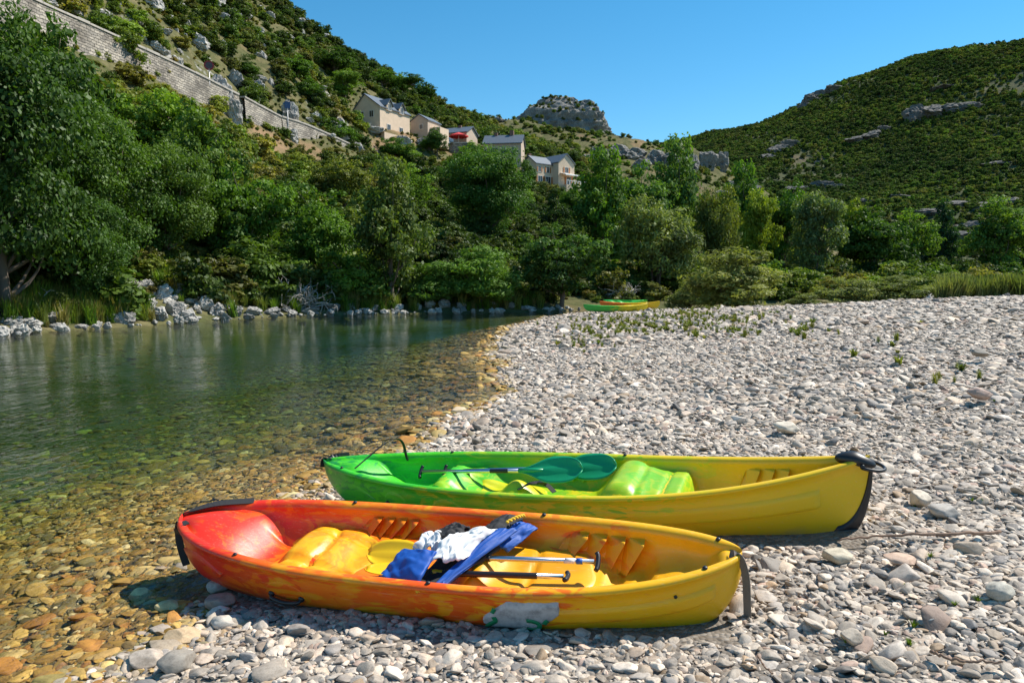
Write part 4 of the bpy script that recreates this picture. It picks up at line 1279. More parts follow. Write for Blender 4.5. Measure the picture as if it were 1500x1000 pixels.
# --- paddles and life jacket lying in the kayaks
def paddle(name, M, a, b, blade_mat, label, grip=None, blade_len=0.46, blade_w=0.19, tilt=0.3, ring=None, group=None):
    """single-bladed paddle, blade at a, handle at b (points in the kayak's own frame)"""
    a, b = np.array(a, float), np.array(b, float)
    d = b - a; ln = np.linalg.norm(d)
    X = Vector(d / ln); Z = Vector((0, 0, 1)); Yv = Z.cross(X).normalized(); Z = X.cross(Yv)
    B = Matrix(((X.x, Yv.x, Z.x, a[0]), (X.y, Yv.y, Z.y, a[1]), (X.z, Yv.z, Z.z, a[2]), (0, 0, 0, 1)))
    r = toproot(name, M @ B @ Matrix.Rotation(tilt, 4, 'X'), label, 'paddle')
    MB().tube([(blade_len * 0.72, 0, 0), (ln, 0, 0)], 0.0155, 14).build('shaft', M_ALU, r, True)
    if grip:
        MB().tube([(grip[0], 0, 0), (grip[0] + 0.006, 0, 0), (grip[1] - 0.006, 0, 0), (grip[1], 0, 0)], [0.016, 0.0175, 0.0175, 0.016], 14).build('grip_sleeve', M_BLACK, r, True)
    V = []; nu, nv = 26, 11
    for i in range(nu):
        u = i / (nu - 1)
        w = blade_w / 2 * (min(1, (1 - (1 - min(1, u / 0.35)) ** 2.2)) ** 0.5 if u < 0.35 else 1 - 0.82 * sstep(0.45, 1.0, np.array(u)))
        w = max(float(w), 0.018)
        for j in range(nv):
            v = j / (nv - 1) * 2 - 1
            V.append((u * blade_len, v * w, 0.022 * v * v * (1 - u) + 0.014 * math.exp(-(v / 0.18) ** 2) * (0.3 + 0.7 * u)))
    bl = obj('blade', mesh_np('blade', np.array(V), grid_quads(nu, nv)), blade_mat, r)
    s_ = bl.modifiers.new('thick', 'SOLIDIFY'); s_.thickness = 0.007; s_.offset = 0
    MB().tube([(blade_len * 0.62, 0, 0.004), (blade_len * 0.78, 0, 0.002), (blade_len * 1.02, 0, 0)], [0.012, 0.02, 0.019], 12).build('blade_socket', blade_mat, r, True)
    # T grip
    MB().tube(spline([(ln + 0.012, -0.055, 0.004), (ln + 0.02, -0.03, 0), (ln + 0.022, 0.03, 0), (ln + 0.012, 0.055, 0.004)], 8), 0.014, 10).build('t_grip', M_BLACK, r, True)
    if ring:
        MB().tube([(ln - 0.10, 0, 0), (ln - 0.065, 0, 0)], 0.0175, 14).build('ring', simple('blue_tape', (0.02, 0.12, 0.5), 0.5), r, True)
        MB().tube([(ln - 0.17, 0, 0), (ln - 0.11, 0, 0)], 0.0165, 14).build('tape', M_WHITE, r, True)
    return r
paddle('paddle', M1, (-0.36, -0.10, 0.335), (1.0, 0.03, 0.335), M_YBLADE, 'paddle with bright aluminium shaft and blue taped end under life jacket in orange kayak', (0.52, 0.76), ring=True, tilt=0.55)
paddle('paddle', M1, (-0.30, -0.25, 0.32), (0.86, -0.13, 0.325), M_YBLADE, 'paddle with black sleeved shaft lying nearest the side of the orange kayak', (0.45, 1.02), tilt=-0.2)
paddle('paddle', M2, (0.20, 0.03, 0.43), (-1.20, 0.02, 0.37), M_GBLADE, 'paddle with teal blade resting on seat of green kayak', (0.62, 0.78), tilt=-0.75, blade_w=0.23, blade_len=0.52)
paddle('paddle', M2, (0.42, 0.20, 0.40), (-1.05, 0.16, 0.33), M_GBLADE, 'paddle with teal blade lying behind another in the green kayak', None, tilt=-0.75, blade_w=0.23, blade_len=0.52)

def cloth(name, corners, mat, parent, seed, amp=0.02, thick=0.02, n=26, puff=0.0, fr=6.0):
    """quilted or crumpled cloth sheet spanned by four corner points"""
    a, b, c, d = [np.array(q, float) for q in corners]
    u, v = np.meshgrid(np.linspace(0, 1, n), np.linspace(0, 1, n))
    u, v = u.ravel()[:, None], v.ravel()[:, None]
    p = a * (1 - u) * (1 - v) + b * u * (1 - v) + c * u * v + d * (1 - u) * v
    nn = np.cross(b - a, d - a); nn /= np.linalg.norm(nn)
    q = np.c_[u, v, np.full(len(u), seed * 1.7)] * fr
    h = amp * fbm(q, 3, seed, 0.6) + puff * (np.sin(math.pi * u) * np.sin(math.pi * v)).ravel() ** 0.5
    w = np.c_[fbm(q + 5, 2, seed + 3), fbm(q + 9, 2, seed + 4), fbm(q + 11, 2, seed + 5)] * amp * 0.7
    p = p + nn * h[:, None] + w
    o = obj(name, mesh_np(name, p, grid_quads(n, n)), mat, parent)
    s_ = o.modifiers.new('thick', 'SOLIDIFY'); s_.thickness = thick; s_.offset = -1
    sb = o.modifiers.new('smooth', 'SUBSURF'); sb.levels = 1; sb.render_levels = 1
    return o
lj = toproot('life_jacket', M1 @ Matrix.Translation((0.15, -0.02, -0.02)), 'crumpled blue and black life jacket with white lining and yellow cord in orange kayak', 'life jacket')
cloth('panel', [(-0.34, -0.30, 0.345), (-0.03, -0.40, 0.375), (-0.02, -0.16, 0.47), (-0.27, -0.10, 0.42)], M_BLUE, lj, 3, 0.03, 0.035, puff=0.03, fr=3)
cloth('panel', [(0.00, -0.40, 0.352), (0.05, -0.40, 0.352), (0.37, 0.20, 0.44), (0.24, 0.16, 0.47)], M_BLUE, lj, 5, 0.016, 0.03, puff=0.012, fr=4)
cloth('panel', [(0.20, 0.08, 0.40), (0.33, 0.10, 0.34), (0.45, 0.34, 0.38), (0.33, 0.36, 0.42)], M_BLUE, lj, 7, 0.016, 0.03, puff=0.015, fr=4)
cloth('black_trim', [(-0.12, -0.34, 0.335), (0.06, -0.36, 0.335), (0.30, 0.10, 0.385), (0.02, 0.12, 0.39)], M_WEB, lj, 9, 0.03, 0.03, puff=0.02, fr=4)
cloth('black_trim', [(0.10, 0.16, 0.40), (0.26, 0.14, 0.41), (0.34, 0.38, 0.42), (0.18, 0.36, 0.42)], M_WEB, lj, 10, 0.03, 0.03, puff=0.04, fr=4)
cloth('black_trim', [(-0.14, 0.04, 0.40), (0.02, 0.06, 0.40), (0.04, 0.22, 0.43), (-0.10, 0.22, 0.43)], M_WEB, lj, 12, 0.03, 0.03, puff=0.04, fr=4)
cloth('white_lining', [(-0.06, -0.24, 0.42), (0.13, -0.16, 0.43), (0.25, 0.16, 0.455), (-0.02, 0.14, 0.45)], M_WHITE, lj, 21, 0.05, 0.006, 44, 0.05, 3.5)
cloth('white_lining', [(-0.22, -0.04, 0.39), (-0.06, -0.06, 0.40), (-0.02, 0.10, 0.42), (-0.18, 0.12, 0.39)], M_WHITE, lj, 23, 0.05, 0.006, 36, 0.03, 3.5)
for pts in ([(0.29, 0.20, 0.475), (0.33, 0.28, 0.47), (0.36, 0.34, 0.455)], [(-0.04, -0.415, 0.365), (0.0, -0.41, 0.372), (0.035, -0.40, 0.37)]):
    path = spline(pts, 26)
    path = [q + 0.008 * np.array([math.sin(i * 1.6), 0, math.cos(i * 1.6)]) for i, q in enumerate(path)]
    MB().tube(path, 0.007, 8).build('cord', M_CORD, lj, True)

# --- kayaks drawn up far down the bar
def far_kayak(px, Y, wpx, yaw, cols, label, zadd=0.0, roll=0.0):
    g = P(px, 455, Y); g[2] = zb(g[0], g[1]) + zadd
    ln = wpx / F * g[1] / max(0.4, math.cos(yaw))
    H = Hull(ln, ln * 0.2, ln * 0.085, 2.5, 0.80, 2.3, 0.85, 0.10, 0.14, 0.10, 0.08, 0.82, 0.86, (-0.84, -0.72), (0.88, 0.96), bump_green)
    r = toproot('kayak', kayak_matrix((g[0], g[1]), yaw, 0.0, roll, g[2] + 0.05), label, 'kayak')
    mt = kayak_mat('far_kayak_plastic', cols, ln, 0.12)
    obj('hull', H.mesh('hull', 60), mt, r)
    for sd in (-1, 1):
        H.patch('side_moulding', sd, 0.2, 0.85, lambda u: 0.70, lambda u: 0.82, 0.01, 16, 5, mt, r)
    me = MB().tube(spline([tip(H, 0.95, -0.03, 0.03), tip(H, 1.02, 0, 0.03), tip(H, 0.95, 0.03, 0.03)], 8), 0.012, 6).build('bow_toggle', M_BLACK, r, True)
    return r
GRN = (0.012, 0.36, 0.05)
far_kayak(902, 39.0, 96, 0.10, [(0, GRN), (0.5, (0.05, 0.42, 0.03)), (0.62, (0.75, 0.55, 0.01)), (1, (0.78, 0.55, 0.01))], 'front green to yellow kayak beached far along the gravel bar', 0.02)
far_kayak(922, 40.0, 84, -0.32, [(0, (0.75, 0.16, 0.01)), (0.4, (0.75, 0.16, 0.01)), (0.6, (0.78, 0.5, 0.01)), (1, (0.78, 0.5, 0.01))], 'orange and yellow kayak half hidden between green kayaks far along the bar', 0.10)
far_kayak(916, 41.0, 62, -0.25, [(0, GRN), (0.8, (0.05, 0.40, 0.03)), (1, (0.1, 0.45, 0.02))], 'tilted all green kayak lying on top behind the others far along the bar', 0.34, 0.3)

# --- twigs on the gravel
def twig(pts, r0, r1, label):
    P3 = []
    for px, py in pts:
        g = G(px, py, 0.25)
        for _ in range(5): g = G(px, py, zb(g[0], g[1]) + 0.06)
        P3.append(g)
    path = spline(P3, 40)
    path = [q + 0.006 * np.array([0, vnoise(np.array([[i * 0.7, 1, 2.]]), 5)[0], vnoise(np.array([[i * 0.6, 4, 2.]]), 6)[0]]) for i, q in enumerate(path)]
    o = MB().tube(path, list(np.linspace(r0, r1, 41)), 8).build('twig', M_TWIG, None, True)
    tag(o, label, 'twig')
twig([(1228, 790), (1290, 785), (1350, 782), (1410, 781), (1465, 778)], 0.006, 0.011, 'long thin bare twig lying on gravel in front of the black bow')
twig([(1362, 953), (1390, 964), (1425, 968), (1466, 968)], 0.007, 0.005, 'short dark twig with bent end lying low on the gravel')
twig([(1110, 960), (1120, 975), (1132, 985)], 0.004, 0.003, 'tiny curved twig beside the trailing grey strap')

# ------------------------------------------------------------------ trees
def leaf_cloud(name, seed, nleaf, lobes, shape, size, elong=1.6, droop=0.0):
    r = np.random.default_rng(seed)
    C, R = [], []
    for k in range(lobes):
        d = r.normal(size=3); d /= np.linalg.norm(d)
        if shape == 'broad':
            q = d * np.array([0.34, 0.34, 0.40]) * r.uniform(0.35, 1.0); c = q + np.array([0, 0, 0.50]); rad = r.uniform(0.085, 0.18)
        elif shape == 'tall':
            q = d * np.array([0.27, 0.27, 0.38]) * r.uniform(0.3, 1.0); c = q + np.array([0, 0, 0.54]); c[:2] *= 1.25 - 0.65 * max(0, c[2] - 0.35) / 0.6; rad = r.uniform(0.10, 0.17)
        elif shape == 'bush':
            d[2] = abs(d[2]); q = d * np.array([0.37, 0.37, 0.66]) * r.uniform(0.3, 1.0); c = q + np.array([0, 0, 0.14]); rad = r.uniform(0.13, 0.22)
        elif shape == 'willow':
            q = d * np.array([0.36, 0.36, 0.36]) * r.uniform(0.4, 1.0); c = q + np.array([0, 0, 0.55]); rad = r.uniform(0.11, 0.2)
        elif shape == 'cone':
            z = r.uniform(0.08, 0.95) ** 1.2; a = r.uniform(0, 6.283); rr = 0.42 * (1 - z) * r.uniform(0.5, 1)
            c = np.array([rr * math.cos(a), rr * math.sin(a), z]); rad = 0.06 + 0.12 * (1 - z)
        C.append(c); R.append(rad)
    C, R = np.array(C), np.array(R)
    w = R ** 2.4; w /= w.sum()
    k = r.choice(lobes, nleaf, p=w)
    d = r.normal(size=(nleaf, 3)); d /= np.linalg.norm(d, axis=1)[:, None]
    u = r.uniform(size=nleaf) ** 0.45
    # sub-clumps inside every lobe give light and dark tufts
    sub = r.normal(size=(lobes, 14, 3)); sub /= np.linalg.norm(sub, axis=2)[:, :, None]
    sc = sub[k, r.integers(0, 14, nleaf)]
    pos = C[k] + R[k][:, None] * (sc * 0.78 * np.array([1.08, 1.08, 0.66]) + d * u[:, None] * 0.46 * np.array([1.1, 1.1, 0.62]))
    if droop: pos[:, 2] -= droop * np.abs(r.normal(size=nleaf)) * 0.08
    pos[:, 2] = np.maximum(pos[:, 2], 0.015 + 0.02 * r.uniform(size=nleaf))
    n = d * 0.5 + sc * 0.5 + r.normal(size=(nleaf, 3)) * 0.55 + np.array([0, 0, 0.45])
    n /= np.linalg.norm(n, axis=1)[:, None]
    t = np.cross(n, r.normal(size=(nleaf, 3))); 
    if droop: t = t * 0.5 + np.array([0, 0, -droop]); t = t - n * np.sum(t * n, 1)[:, None]
    t /= np.linalg.norm(t, axis=1)[:, None] + 1e-9
    b = np.cross(n, t)
    s = (size * r.uniform(0.6, 1.35, nleaf))[:, None]
    V = np.stack([pos - t * s * elong / 2, pos + b * s * 0.5, pos + t * s * elong / 2, pos - b * s * 0.5], 1).reshape(-1, 3)
    Q = np.arange(nleaf * 4).reshape(-1, 4)
    me = mesh_np(name, V, Q, smooth=False)
    at = me.attributes.new('shade', 'FLOAT', 'FACE')
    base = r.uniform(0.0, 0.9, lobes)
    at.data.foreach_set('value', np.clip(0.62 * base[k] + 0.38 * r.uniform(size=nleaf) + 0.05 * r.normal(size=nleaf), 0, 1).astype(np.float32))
    return me, C, R

def trunk_mesh(name, seed, C, thick, multi=1):
    r = np.random.default_rng(seed)
    m = MB()
    for q in range(multi):
        off = r.normal(size=2) * 0.03 * (multi > 1)
        top = np.array([off[0] * 3, off[1] * 3, 0.62 if multi == 1 else 0.45])
        mid = np.array([off[0] * 2 + r.normal() * 0.015, off[1] * 2 + r.normal() * 0.015, 0.28])
        p = spline([(off[0], off[1], -0.04), mid, top], 8)
        m.tube(p, list(np.linspace(thick * (1.25 if multi == 1 else 0.8), thick * 0.4, 9)), 7)
        for k in r.permutation(len(C))[: (22 if multi == 1 else 9)]:
            c = C[k]
            h = np.clip(c[2] * 0.55, 0.10, 0.55)
            i = int(np.clip(h / 0.62 * 8, 1, 7))
            a = p[i]
            m.tube(spline([a, (a + c) / 2 + np.array([0, 0, -0.03]) + r.normal(size=3) * 0.02, c], 5), list(np.linspace(thick * 0.42, thick * 0.10, 6)), 5)
    return m.mesh(name, True)

TREES = {}
def variant(key, n, nleaf, lobes, shape, size, thick, elong=1.6, droop=0.0, multi=1):
    TREES[key] = []
    for i in range(n):
        sd = sum(map(ord, key)) * 10 + i
        me, C, R = leaf_cloud('crown', sd, nleaf, lobes, shape, size, elong, droop)
        me.materials.append(M_LEAF)
        tm = trunk_mesh('trunk', sd, C, thick, multi); tm.materials.append(M_BARK)
        TREES[key].append((me, tm))
variant('big', 3, 46000, 64, 'broad', 0.0115, 0.022)
variant('broad', 3, 12000, 34, 'broad', 0.022, 0.022)
variant('tall', 3, 11000, 34, 'tall', 0.021, 0.02)
variant('willow', 2, 13000, 30, 'willow', 0.015, 0.018, 3.2, 0.6, 3)
variant('bush', 3, 9000, 26, 'bush', 0.026, 0.02, 1.8, 0.0, 4)
variant('scrubwillow', 2, 13000, 30, 'bush', 0.017, 0.016, 3.4, 0.0, 5)
variant('cone', 2, 8000, 60, 'cone', 0.022, 0.018, 2.2)

def plant(px, py, hpx, wpx, kind, col, label, Y=None, name='tree', cat='tree', group=None, sink=0.0):
    if Y is None:
        q = hit(px, py)
        if q is None:
            q = P(px, py, 75.0)
    else:
        q = P(px, py, Y)
        zz = float(hill_z(q[None, :2])[0]) if Y > 50 else max(zb(q[0], q[1]), float(hill_z(q[None, :2])[0]))
        q[2] = zz
    h = hpx / F * q[1]; w = wpx / F * q[1]
    r = empty(name, (q[0], q[1], q[2] - sink * h), random.uniform(0, 6.28))
    tag(r, label, cat, group)
    me, tm = random.choice(TREES[kind])
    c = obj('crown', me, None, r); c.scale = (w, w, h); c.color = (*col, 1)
    t = obj('trunk', tm, None, r); t.scale = (w, w, h)
    return r
DK, MD, LT, OLV, GRY, YG = (0.035, 0.075, 0.018), (0.055, 0.115, 0.022), (0.085, 0.155, 0.03), (0.085, 0.11, 0.035), (0.10, 0.135, 0.065), (0.13, 0.18, 0.03)
for a in [
    (10, 462, 490, 330, 'big', (0.030, 0.066, 0.016), 'tall dark leafy tree standing highest over the far bank, above the grassy corner'),
    (112, 452, 200, 185, 'big', (0.034, 0.076, 0.022), 'glossy leaved tree leaning low over the far water near driftwood roots'),
    (150, 408, 300, 235, 'big', (0.042, 0.088, 0.018), 'tall mid green tree behind the pale rock slide on the far bank'),
    (238, 396, 215, 200, 'big', (0.05, 0.095, 0.022), 'full leafy tree right above the grey boulder pile on the far bank'),
    (70, 330, 325, 220, 'broad', DK, 'dark crowned tree reaching up to the start of the road wall'),
    (300, 360, 215, 165, 'broad', (0.06, 0.11, 0.028), 'olive green tree below the round road sign'),
    (250, 262, 140, 150, 'broad', LT, 'bright green tree touching the foot of the long road wall'),
    (362, 405, 175, 150, 'broad', MD, 'rounded tree above the dry broom on the far bank'),
    (428, 330, 78, 95, 'bush', DK, 'very dark ivy covered thicket on the slope under the blue sign'),
    (405, 425, 100, 130, 'bush', LT, 'light green bush above the dead branches on the far bank'),
    (470, 425, 140, 130, 'broad', MD, 'leafy tree between the dead branches and the tall olive tree'),
    (462, 360, 110, 130, 'bush', (0.06, 0.12, 0.025), 'spreading bush halfway up the slope under the lower road wall'),
    (575, 448, 215, 165, 'tall', (0.065, 0.10, 0.035), 'tall greyish olive tree at the water beside the bleached branch'),
    (515, 440, 110, 110, 'bush', LT, 'low green bush left of the tall olive tree by the water'),
    (505, 320, 100, 110, 'broad', OLV, 'olive tree on the slope below the lower end of the road'),
    (600, 320, 85, 90, 'broad', LT, 'light green tree on the slope left of the big round tree'),
    (655, 444, 85, 110, 'scrubwillow', (0.075, 0.15, 0.04), 'feathery green shrub behind the bleached branch at the water'),
    (708, 448, 100, 120, 'scrubwillow', (0.085, 0.165, 0.04), 'bright feathery willow shrub below the parked cars'),
    (712, 358, 166, 166, 'big', (0.045, 0.10, 0.028), 'big round dark green tree above the parked cars'),
    (815, 352, 78, 72, 'cone', (0.022, 0.045, 0.015), 'small blackish evergreen tree below the gable house'),
    (822, 452, 132, 150, 'broad', (0.04, 0.085, 0.03), 'dense dark tree overhanging the water beside the far kayaks'),
    (755, 430, 60, 70, 'bush', OLV, 'dry olive bush between the willow shrub and the dense dark tree')]:
    plant(*a)
for a in [
    (885, 440, 195, 140, 'tall', MD, 'tall leafy tree behind the far kayaks', 66),
    (925, 440, 180, 130, 'broad', (0.06, 0.12, 0.035), 'middle green tree rising between two taller trees behind the far kayaks', 70),
    (960, 442, 150, 150, 'willow', GRY, 'grey green willow left of the olive shrub on the gravel', 58),
    (990, 440, 205, 130, 'tall', (0.065, 0.125, 0.04), 'tallest feathery tree behind the grey green willow', 72),
    (1050, 440, 150, 90, 'willow', OLV, 'thin brownish olive tree behind the big willow shrub', 68),
    (1085, 440, 165, 100, 'tall', (0.05, 0.11, 0.025), 'upright green tree just behind the ivy covered yellow tree', 84),
    (1110, 440, 150, 80, 'tall', YG, 'yellow green ivy covered tree behind the big willow shrub', 76),
    (1145, 440, 150, 100, 'broad', (0.045, 0.10, 0.02), 'dark green tree between the yellow ivy tree and the silvery poplar', 80),
    (1195, 440, 155, 110, 'tall', (0.085, 0.125, 0.07), 'silvery leaved poplar behind the low willow shrubs', 72),
    (1240, 440, 130, 80, 'tall', YG, 'light green slender tree right beside the silvery poplar', 82),
    (1275, 440, 120, 130, 'broad', DK, 'dark spreading tree behind the long low willow shrub', 80),
    (1325, 440, 112, 110, 'broad', (0.07, 0.13, 0.03), 'round mid green tree between the dark tree and the evergreen', 90),
    (1376, 440, 118, 70, 'cone', (0.02, 0.05, 0.028), 'dark blue green evergreen above the pale stones', 96),
    (1455, 435, 122, 120, 'tall', (0.075, 0.135, 0.035), 'bright green poplar behind the tall grass', 84),
    (1505, 435, 128, 110, 'tall', (0.065, 0.12, 0.03), 'green poplar at the end of the row behind the tall grass', 88)]:
    plant(*a)
for a in [
    (1076, 449, 104, 165, 'scrubwillow', (0.14, 0.165, 0.075), 'big rounded olive grey willow shrub growing alone on the gravel', 42),
    (1005, 445, 62, 80, 'scrubwillow', (0.125, 0.155, 0.075), 'smaller olive shrub beside the big willow shrub on gravel', 47),
    (1240, 441, 54, 100, 'scrubwillow', (0.14, 0.17, 0.085), 'rounded low willow shrub at the gravel edge', 44),
    (1312, 439, 48, 120, 'scrubwillow', (0.125, 0.16, 0.075), 'long low green willow shrub at the gravel edge', 45),
    (1175, 442, 28, 70, 'scrubwillow', (0.12, 0.15, 0.08), 'small grey bush between two willow shrubs', 44),
    (1398, 432, 50, 80, 'scrubwillow', (0.135, 0.165, 0.095), 'grey green willow shrub before the tall grass', 46)]:
    plant(*a, name='willow_shrub', cat='shrub')
# single trees on the upper slope
for a in [(490, 112, 45, 70, 'broad', DK, 'dark spreading tree below the highest skyline crag'), (625, 152, 34, 40, 'broad', DK, 'dark round tree at the very end of the steep skyline'), (590, 140, 34, 40, 'broad', LT, 'light green tree directly above the dormer house roof'), (605, 125, 22, 40, 'bush', DK, 'low dark bush beside the last skyline rocks'), (560, 130, 30, 50, 'broad', MD, 'mid green tree high on the slope behind the dormer house'),
          (505, 145, 48, 60, 'broad', LT, 'bright green tree touching the dark gable of the dormer house'), (430, 120, 40, 60, 'broad', MD, 'leafy tree straight above the small blue sign'), (455, 150, 36, 50, 'broad', MD, 'small tree between the blue sign and the bright tree by the gable'), (360, 110, 30, 46, 'bush', DK, 'dark bush between the round sign and the blue sign'), (495, 205, 44, 60, 'bush', MD, 'green bush just above the lower road wall')]:
    plant(*a, group='trees on the upper slope')
for a in [(640, 230, 44, 40, 'broad', DK, 'small dark tree beside the pale terrace wall'), (600, 235, 34, 50, 'bush', LT, 'light bush below the dormer house terrace'), (870, 300, 40, 50, 'broad', LT, 'light green tree beyond the awning terrace'), (760, 300, 40, 60, 'bush', LT, 'bright bush right of the big round tree'), (840, 320, 50, 60, 'broad', MD, 'mid green tree under the white railing terrace'), (575, 230, 34, 50, 'bush', MD, 'green bush at the lower end of the road wall'), (665, 250, 30, 40, 'bush', MD, 'low bush at the foot of the pale terrace wall'), (880, 280, 44, 50, 'tall', MD, 'upright tree standing under the ridge crags')]:
    plant(*a, group='trees below the houses')

for a in [(735, 262, 44, 50, 'broad', MD, 'leafy tree hiding the long slate roofed house front'), (770, 285, 50, 46, 'tall', DK, 'dark slender tree against the wall of the gable house'), (628, 222, 30, 34, 'bush', MD, 'green bush hiding the foot of the stone barn'), (690, 240, 36, 40, 'broad', LT, 'light tree in front of the low cottage')]:
    plant(*a, group='trees below the houses')
# scrub and forest, uncountable
SCRUB = [leaf_cloud('scrub', 900 + i, 2600, 16, 'bush', 0.045, 1.7)[0] for i in range(6)]
WOOD = [leaf_cloud('wood', 950 + i, 900, 14, ('broad', 'bush', 'broad')[i % 3], 0.075, 1.5)[0] for i in range(6)]
GREENS = np.array([(0.05, 0.085, 0.022), (0.065, 0.10, 0.028), (0.085, 0.115, 0.035), (0.10, 0.13, 0.03), (0.04, 0.07, 0.02), (0.11, 0.115, 0.045), (0.075, 0.13, 0.03)])
def hill_scatter(name, fn, x0, x1, y0, y1, n, smin, smax, dens, meshes, label, cat, tint=1.0, edge=0.68, squash=0.85):
    X = rng.uniform(x0, x1, n); Y = rng.uniform(y0, y1, n)
    ok = np.abs(X) < edge * Y + 6
    p = np.c_[X, Y][ok]
    z = fn(p)
    ok = dens(p, z)
    p, z = p[ok], z[ok]
    m = len(p)
    s = smin + (smax - smin) * rng.uniform(size=m) ** 1.8
    sc = np.c_[s, s, s * squash * rng.uniform(0.7, 1.2, m)]
    rot = np.c_[np.zeros(m), np.zeros(m), rng.uniform(0, 6.283, m)]
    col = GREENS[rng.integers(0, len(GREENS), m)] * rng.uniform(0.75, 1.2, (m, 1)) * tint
    k3 = fbm(np.c_[p, np.zeros(m)] / (edge * 40), 4, 177)
    col = col * (1 + 0.75 * k3[:, None] * np.array([1.25, 1.0, 0.7]))
    col = np.clip(col, 0.008, 0.3)
    o = scatter(name, np.c_[p, z - 0.12 * s], rot, sc, rng.integers(0, len(meshes), m), col, meshes, M_LEAF_I)
    tag(o, label, cat, kind='stuff')
    return o
WALLS = [[(-40, -48, 55), (45, -2, 61), (150, 45, 70), (270, 100, 82), (350, 140, 91)], [(358, 143, 92), (385, 158, 96), (412, 172, 100)], [(413, 172, 100.2), (450, 184, 105), (500, 206, 113), (552, 231, 124)]]
WLINE = [np.array(spline([P(*t) for t in w], 12))[:, :2] for w in WALLS]
def dens_hill(p, z):
    nearw = np.min([seg_dist(p, w - np.array([-1.2, 1.6])) for w in WLINE], axis=0) < np.where(rng.uniform(size=len(p)) < 0.45, 0.8, 2.6)
    q = np.c_[p, np.zeros(len(p))]
    a = fbm(q / 9.0, 3, 120)
    r = rng.uniform(size=len(p))
    low = z < 22
    house = (p[:, 0] > -33) & (p[:, 0] < 16) & (p[:, 1] > 133) & (p[:, 1] < 160)
    return ~nearw & (z > 0.45) & (r < np.where(low, 0.85, np.clip(0.50 + 1.3 * a, 0.08, 1))) & ~(house & (z < 45)) & ~((p[:, 0] > 30) & (p[:, 1] < 60))
def dens_low(p, z):
    return (z > 0.4) & (rng.uniform(size=len(p)) < np.clip(0.6 + 0.9 * fbm(np.c_[p, z * 0] / 5.0, 3, 133), 0.1, 1))
hill_scatter('slope_scrub', hill_z, -75, 70, 26, 235, 17000, 1.4, 4.6, dens_hill, SCRUB, 'mixed green scrub covering the steep slope across the river', 'scrub')
hill_scatter('low_scrub', hill_z, -75, 60, 30, 235, 34000, 0.35, 1.3, dens_low, SCRUB, 'small tufts of scrub and dry grass over the hillside', 'scrub', np.array([1.35, 1.12, 1.0]))
hill_scatter('ridge_scrub', ridge_z, -70, 150, 230, 400, 7000, 1.2, 4.2, lambda p, z: (rng.uniform(size=len(p)) < np.clip(0.55 + 1.2 * fbm(np.c_[p, z * 0] / 16.0, 3, 140), 0.1, 1)), SCRUB, 'patchy scrub on the rocky ridge beyond the village', 'scrub')
hill_scatter('mountain_forest', mount_z, 60, 700, 320, 900, 120000, 2.2, 6.0, lambda p, z: (rng.uniform(size=len(p)) < np.clip(0.76 + 1.3 * fbm(np.c_[p, z * 0] / 45.0, 3, 150), 0.12, 1)), WOOD, 'continuous green forest covering the high mountain side', 'forest', np.array([0.80, 0.88, 1.05]), 0.80, 0.9)  # cool tint puts distant haze into the forest colour
# scrub on top of the dome
def dome_scrub():
    c = np.array(rock_dome.location)
    V = np.array([v.co[:] for v in rock_dome.data.vertices])
    nrm = np.array([v.normal[:] for v in rock_dome.data.vertices])
    sel = np.nonzero((nrm[:, 2] > 0.55) & (V[:, 2] > 2) & (V[:, 1] < 12))[0]
    sel = rng.choice(sel, min(150, len(sel)), replace=False)
    s = rng.uniform(1.0, 2.8, len(sel))
    o = scatter('dome_scrub', V[sel] + c - np.array([0, 0, 0.2]), np.c_[0 * s, 0 * s, rng.uniform(0, 6, len(s))], np.c_[s, s, s * 0.8], rng.integers(0, 5, len(s)), GREENS[rng.integers(0, 7, len(s))] * 0.9, SCRUB, M_LEAF_I)
    tag(o, 'scrub growing on ledges of the bare rock dome', 'scrub', kind='stuff')
dome_scrub()

# grasses and weeds
def tuft(name, seed, n, h, spread, w):
    r = np.random.default_rng(seed)
    V, T = [], []
    for k in range(n):
        a = r.uniform(0, 6.283); b = r.uniform(0, 6.283)
        p = np.array([math.cos(b), math.sin(b), 0]) * r.uniform(0, 0.18)
        d = np.array([math.cos(a), math.sin(a), 0]); sd = np.array([-d[1], d[0], 0]) * w
        hh = h * r.uniform(0.5, 1); sp = spread * r.uniform(0.3, 1)
        i = len(V)
        V += [p - sd, p + sd, p + d * sp * 0.45 + (0, 0, hh * 0.6) + sd * 0.8, p + d * sp * 0.45 + (0, 0, hh * 0.6) - sd * 0.8, p + d * sp + (0, 0, hh)]
        T += [(i, i + 1, i + 2), (i, i + 2, i + 3), (i + 3, i + 2, i + 4)]
    me = mesh_np(name, np.array(V), tris=T, smooth=False)
    at = me.attributes.new('shade', 'FLOAT', 'FACE')
    at.data.foreach_set('value', np.repeat(r.uniform(0.2, 0.8, n), 3).astype(np.float32))
    return me
TUFT = [tuft('tuft', 70 + i, 46, 1.0, 0.45, 0.022) for i in range(4)]
WEED = [tuft('weed', 80 + i, 22, 0.75, 0.75, 0.085) for i in range(4)]
def grass(name, pts, smin, smax, meshes, cols, label, cat='grass'):
    m = len(pts)
    s = rng.uniform(smin, smax, m)
    col = np.array(cols)[rng.integers(0, len(cols), m)] * rng.uniform(0.8, 1.25, (m, 1))
    o = scatter(name, pts, np.c_[np.zeros((m, 2)), rng.uniform(0, 6.283, m)], np.c_[s, s, s], rng.integers(0, len(meshes), m), col, meshes, M_LEAF_I)
    tag(o, label, cat, kind='stuff')
g_ = []
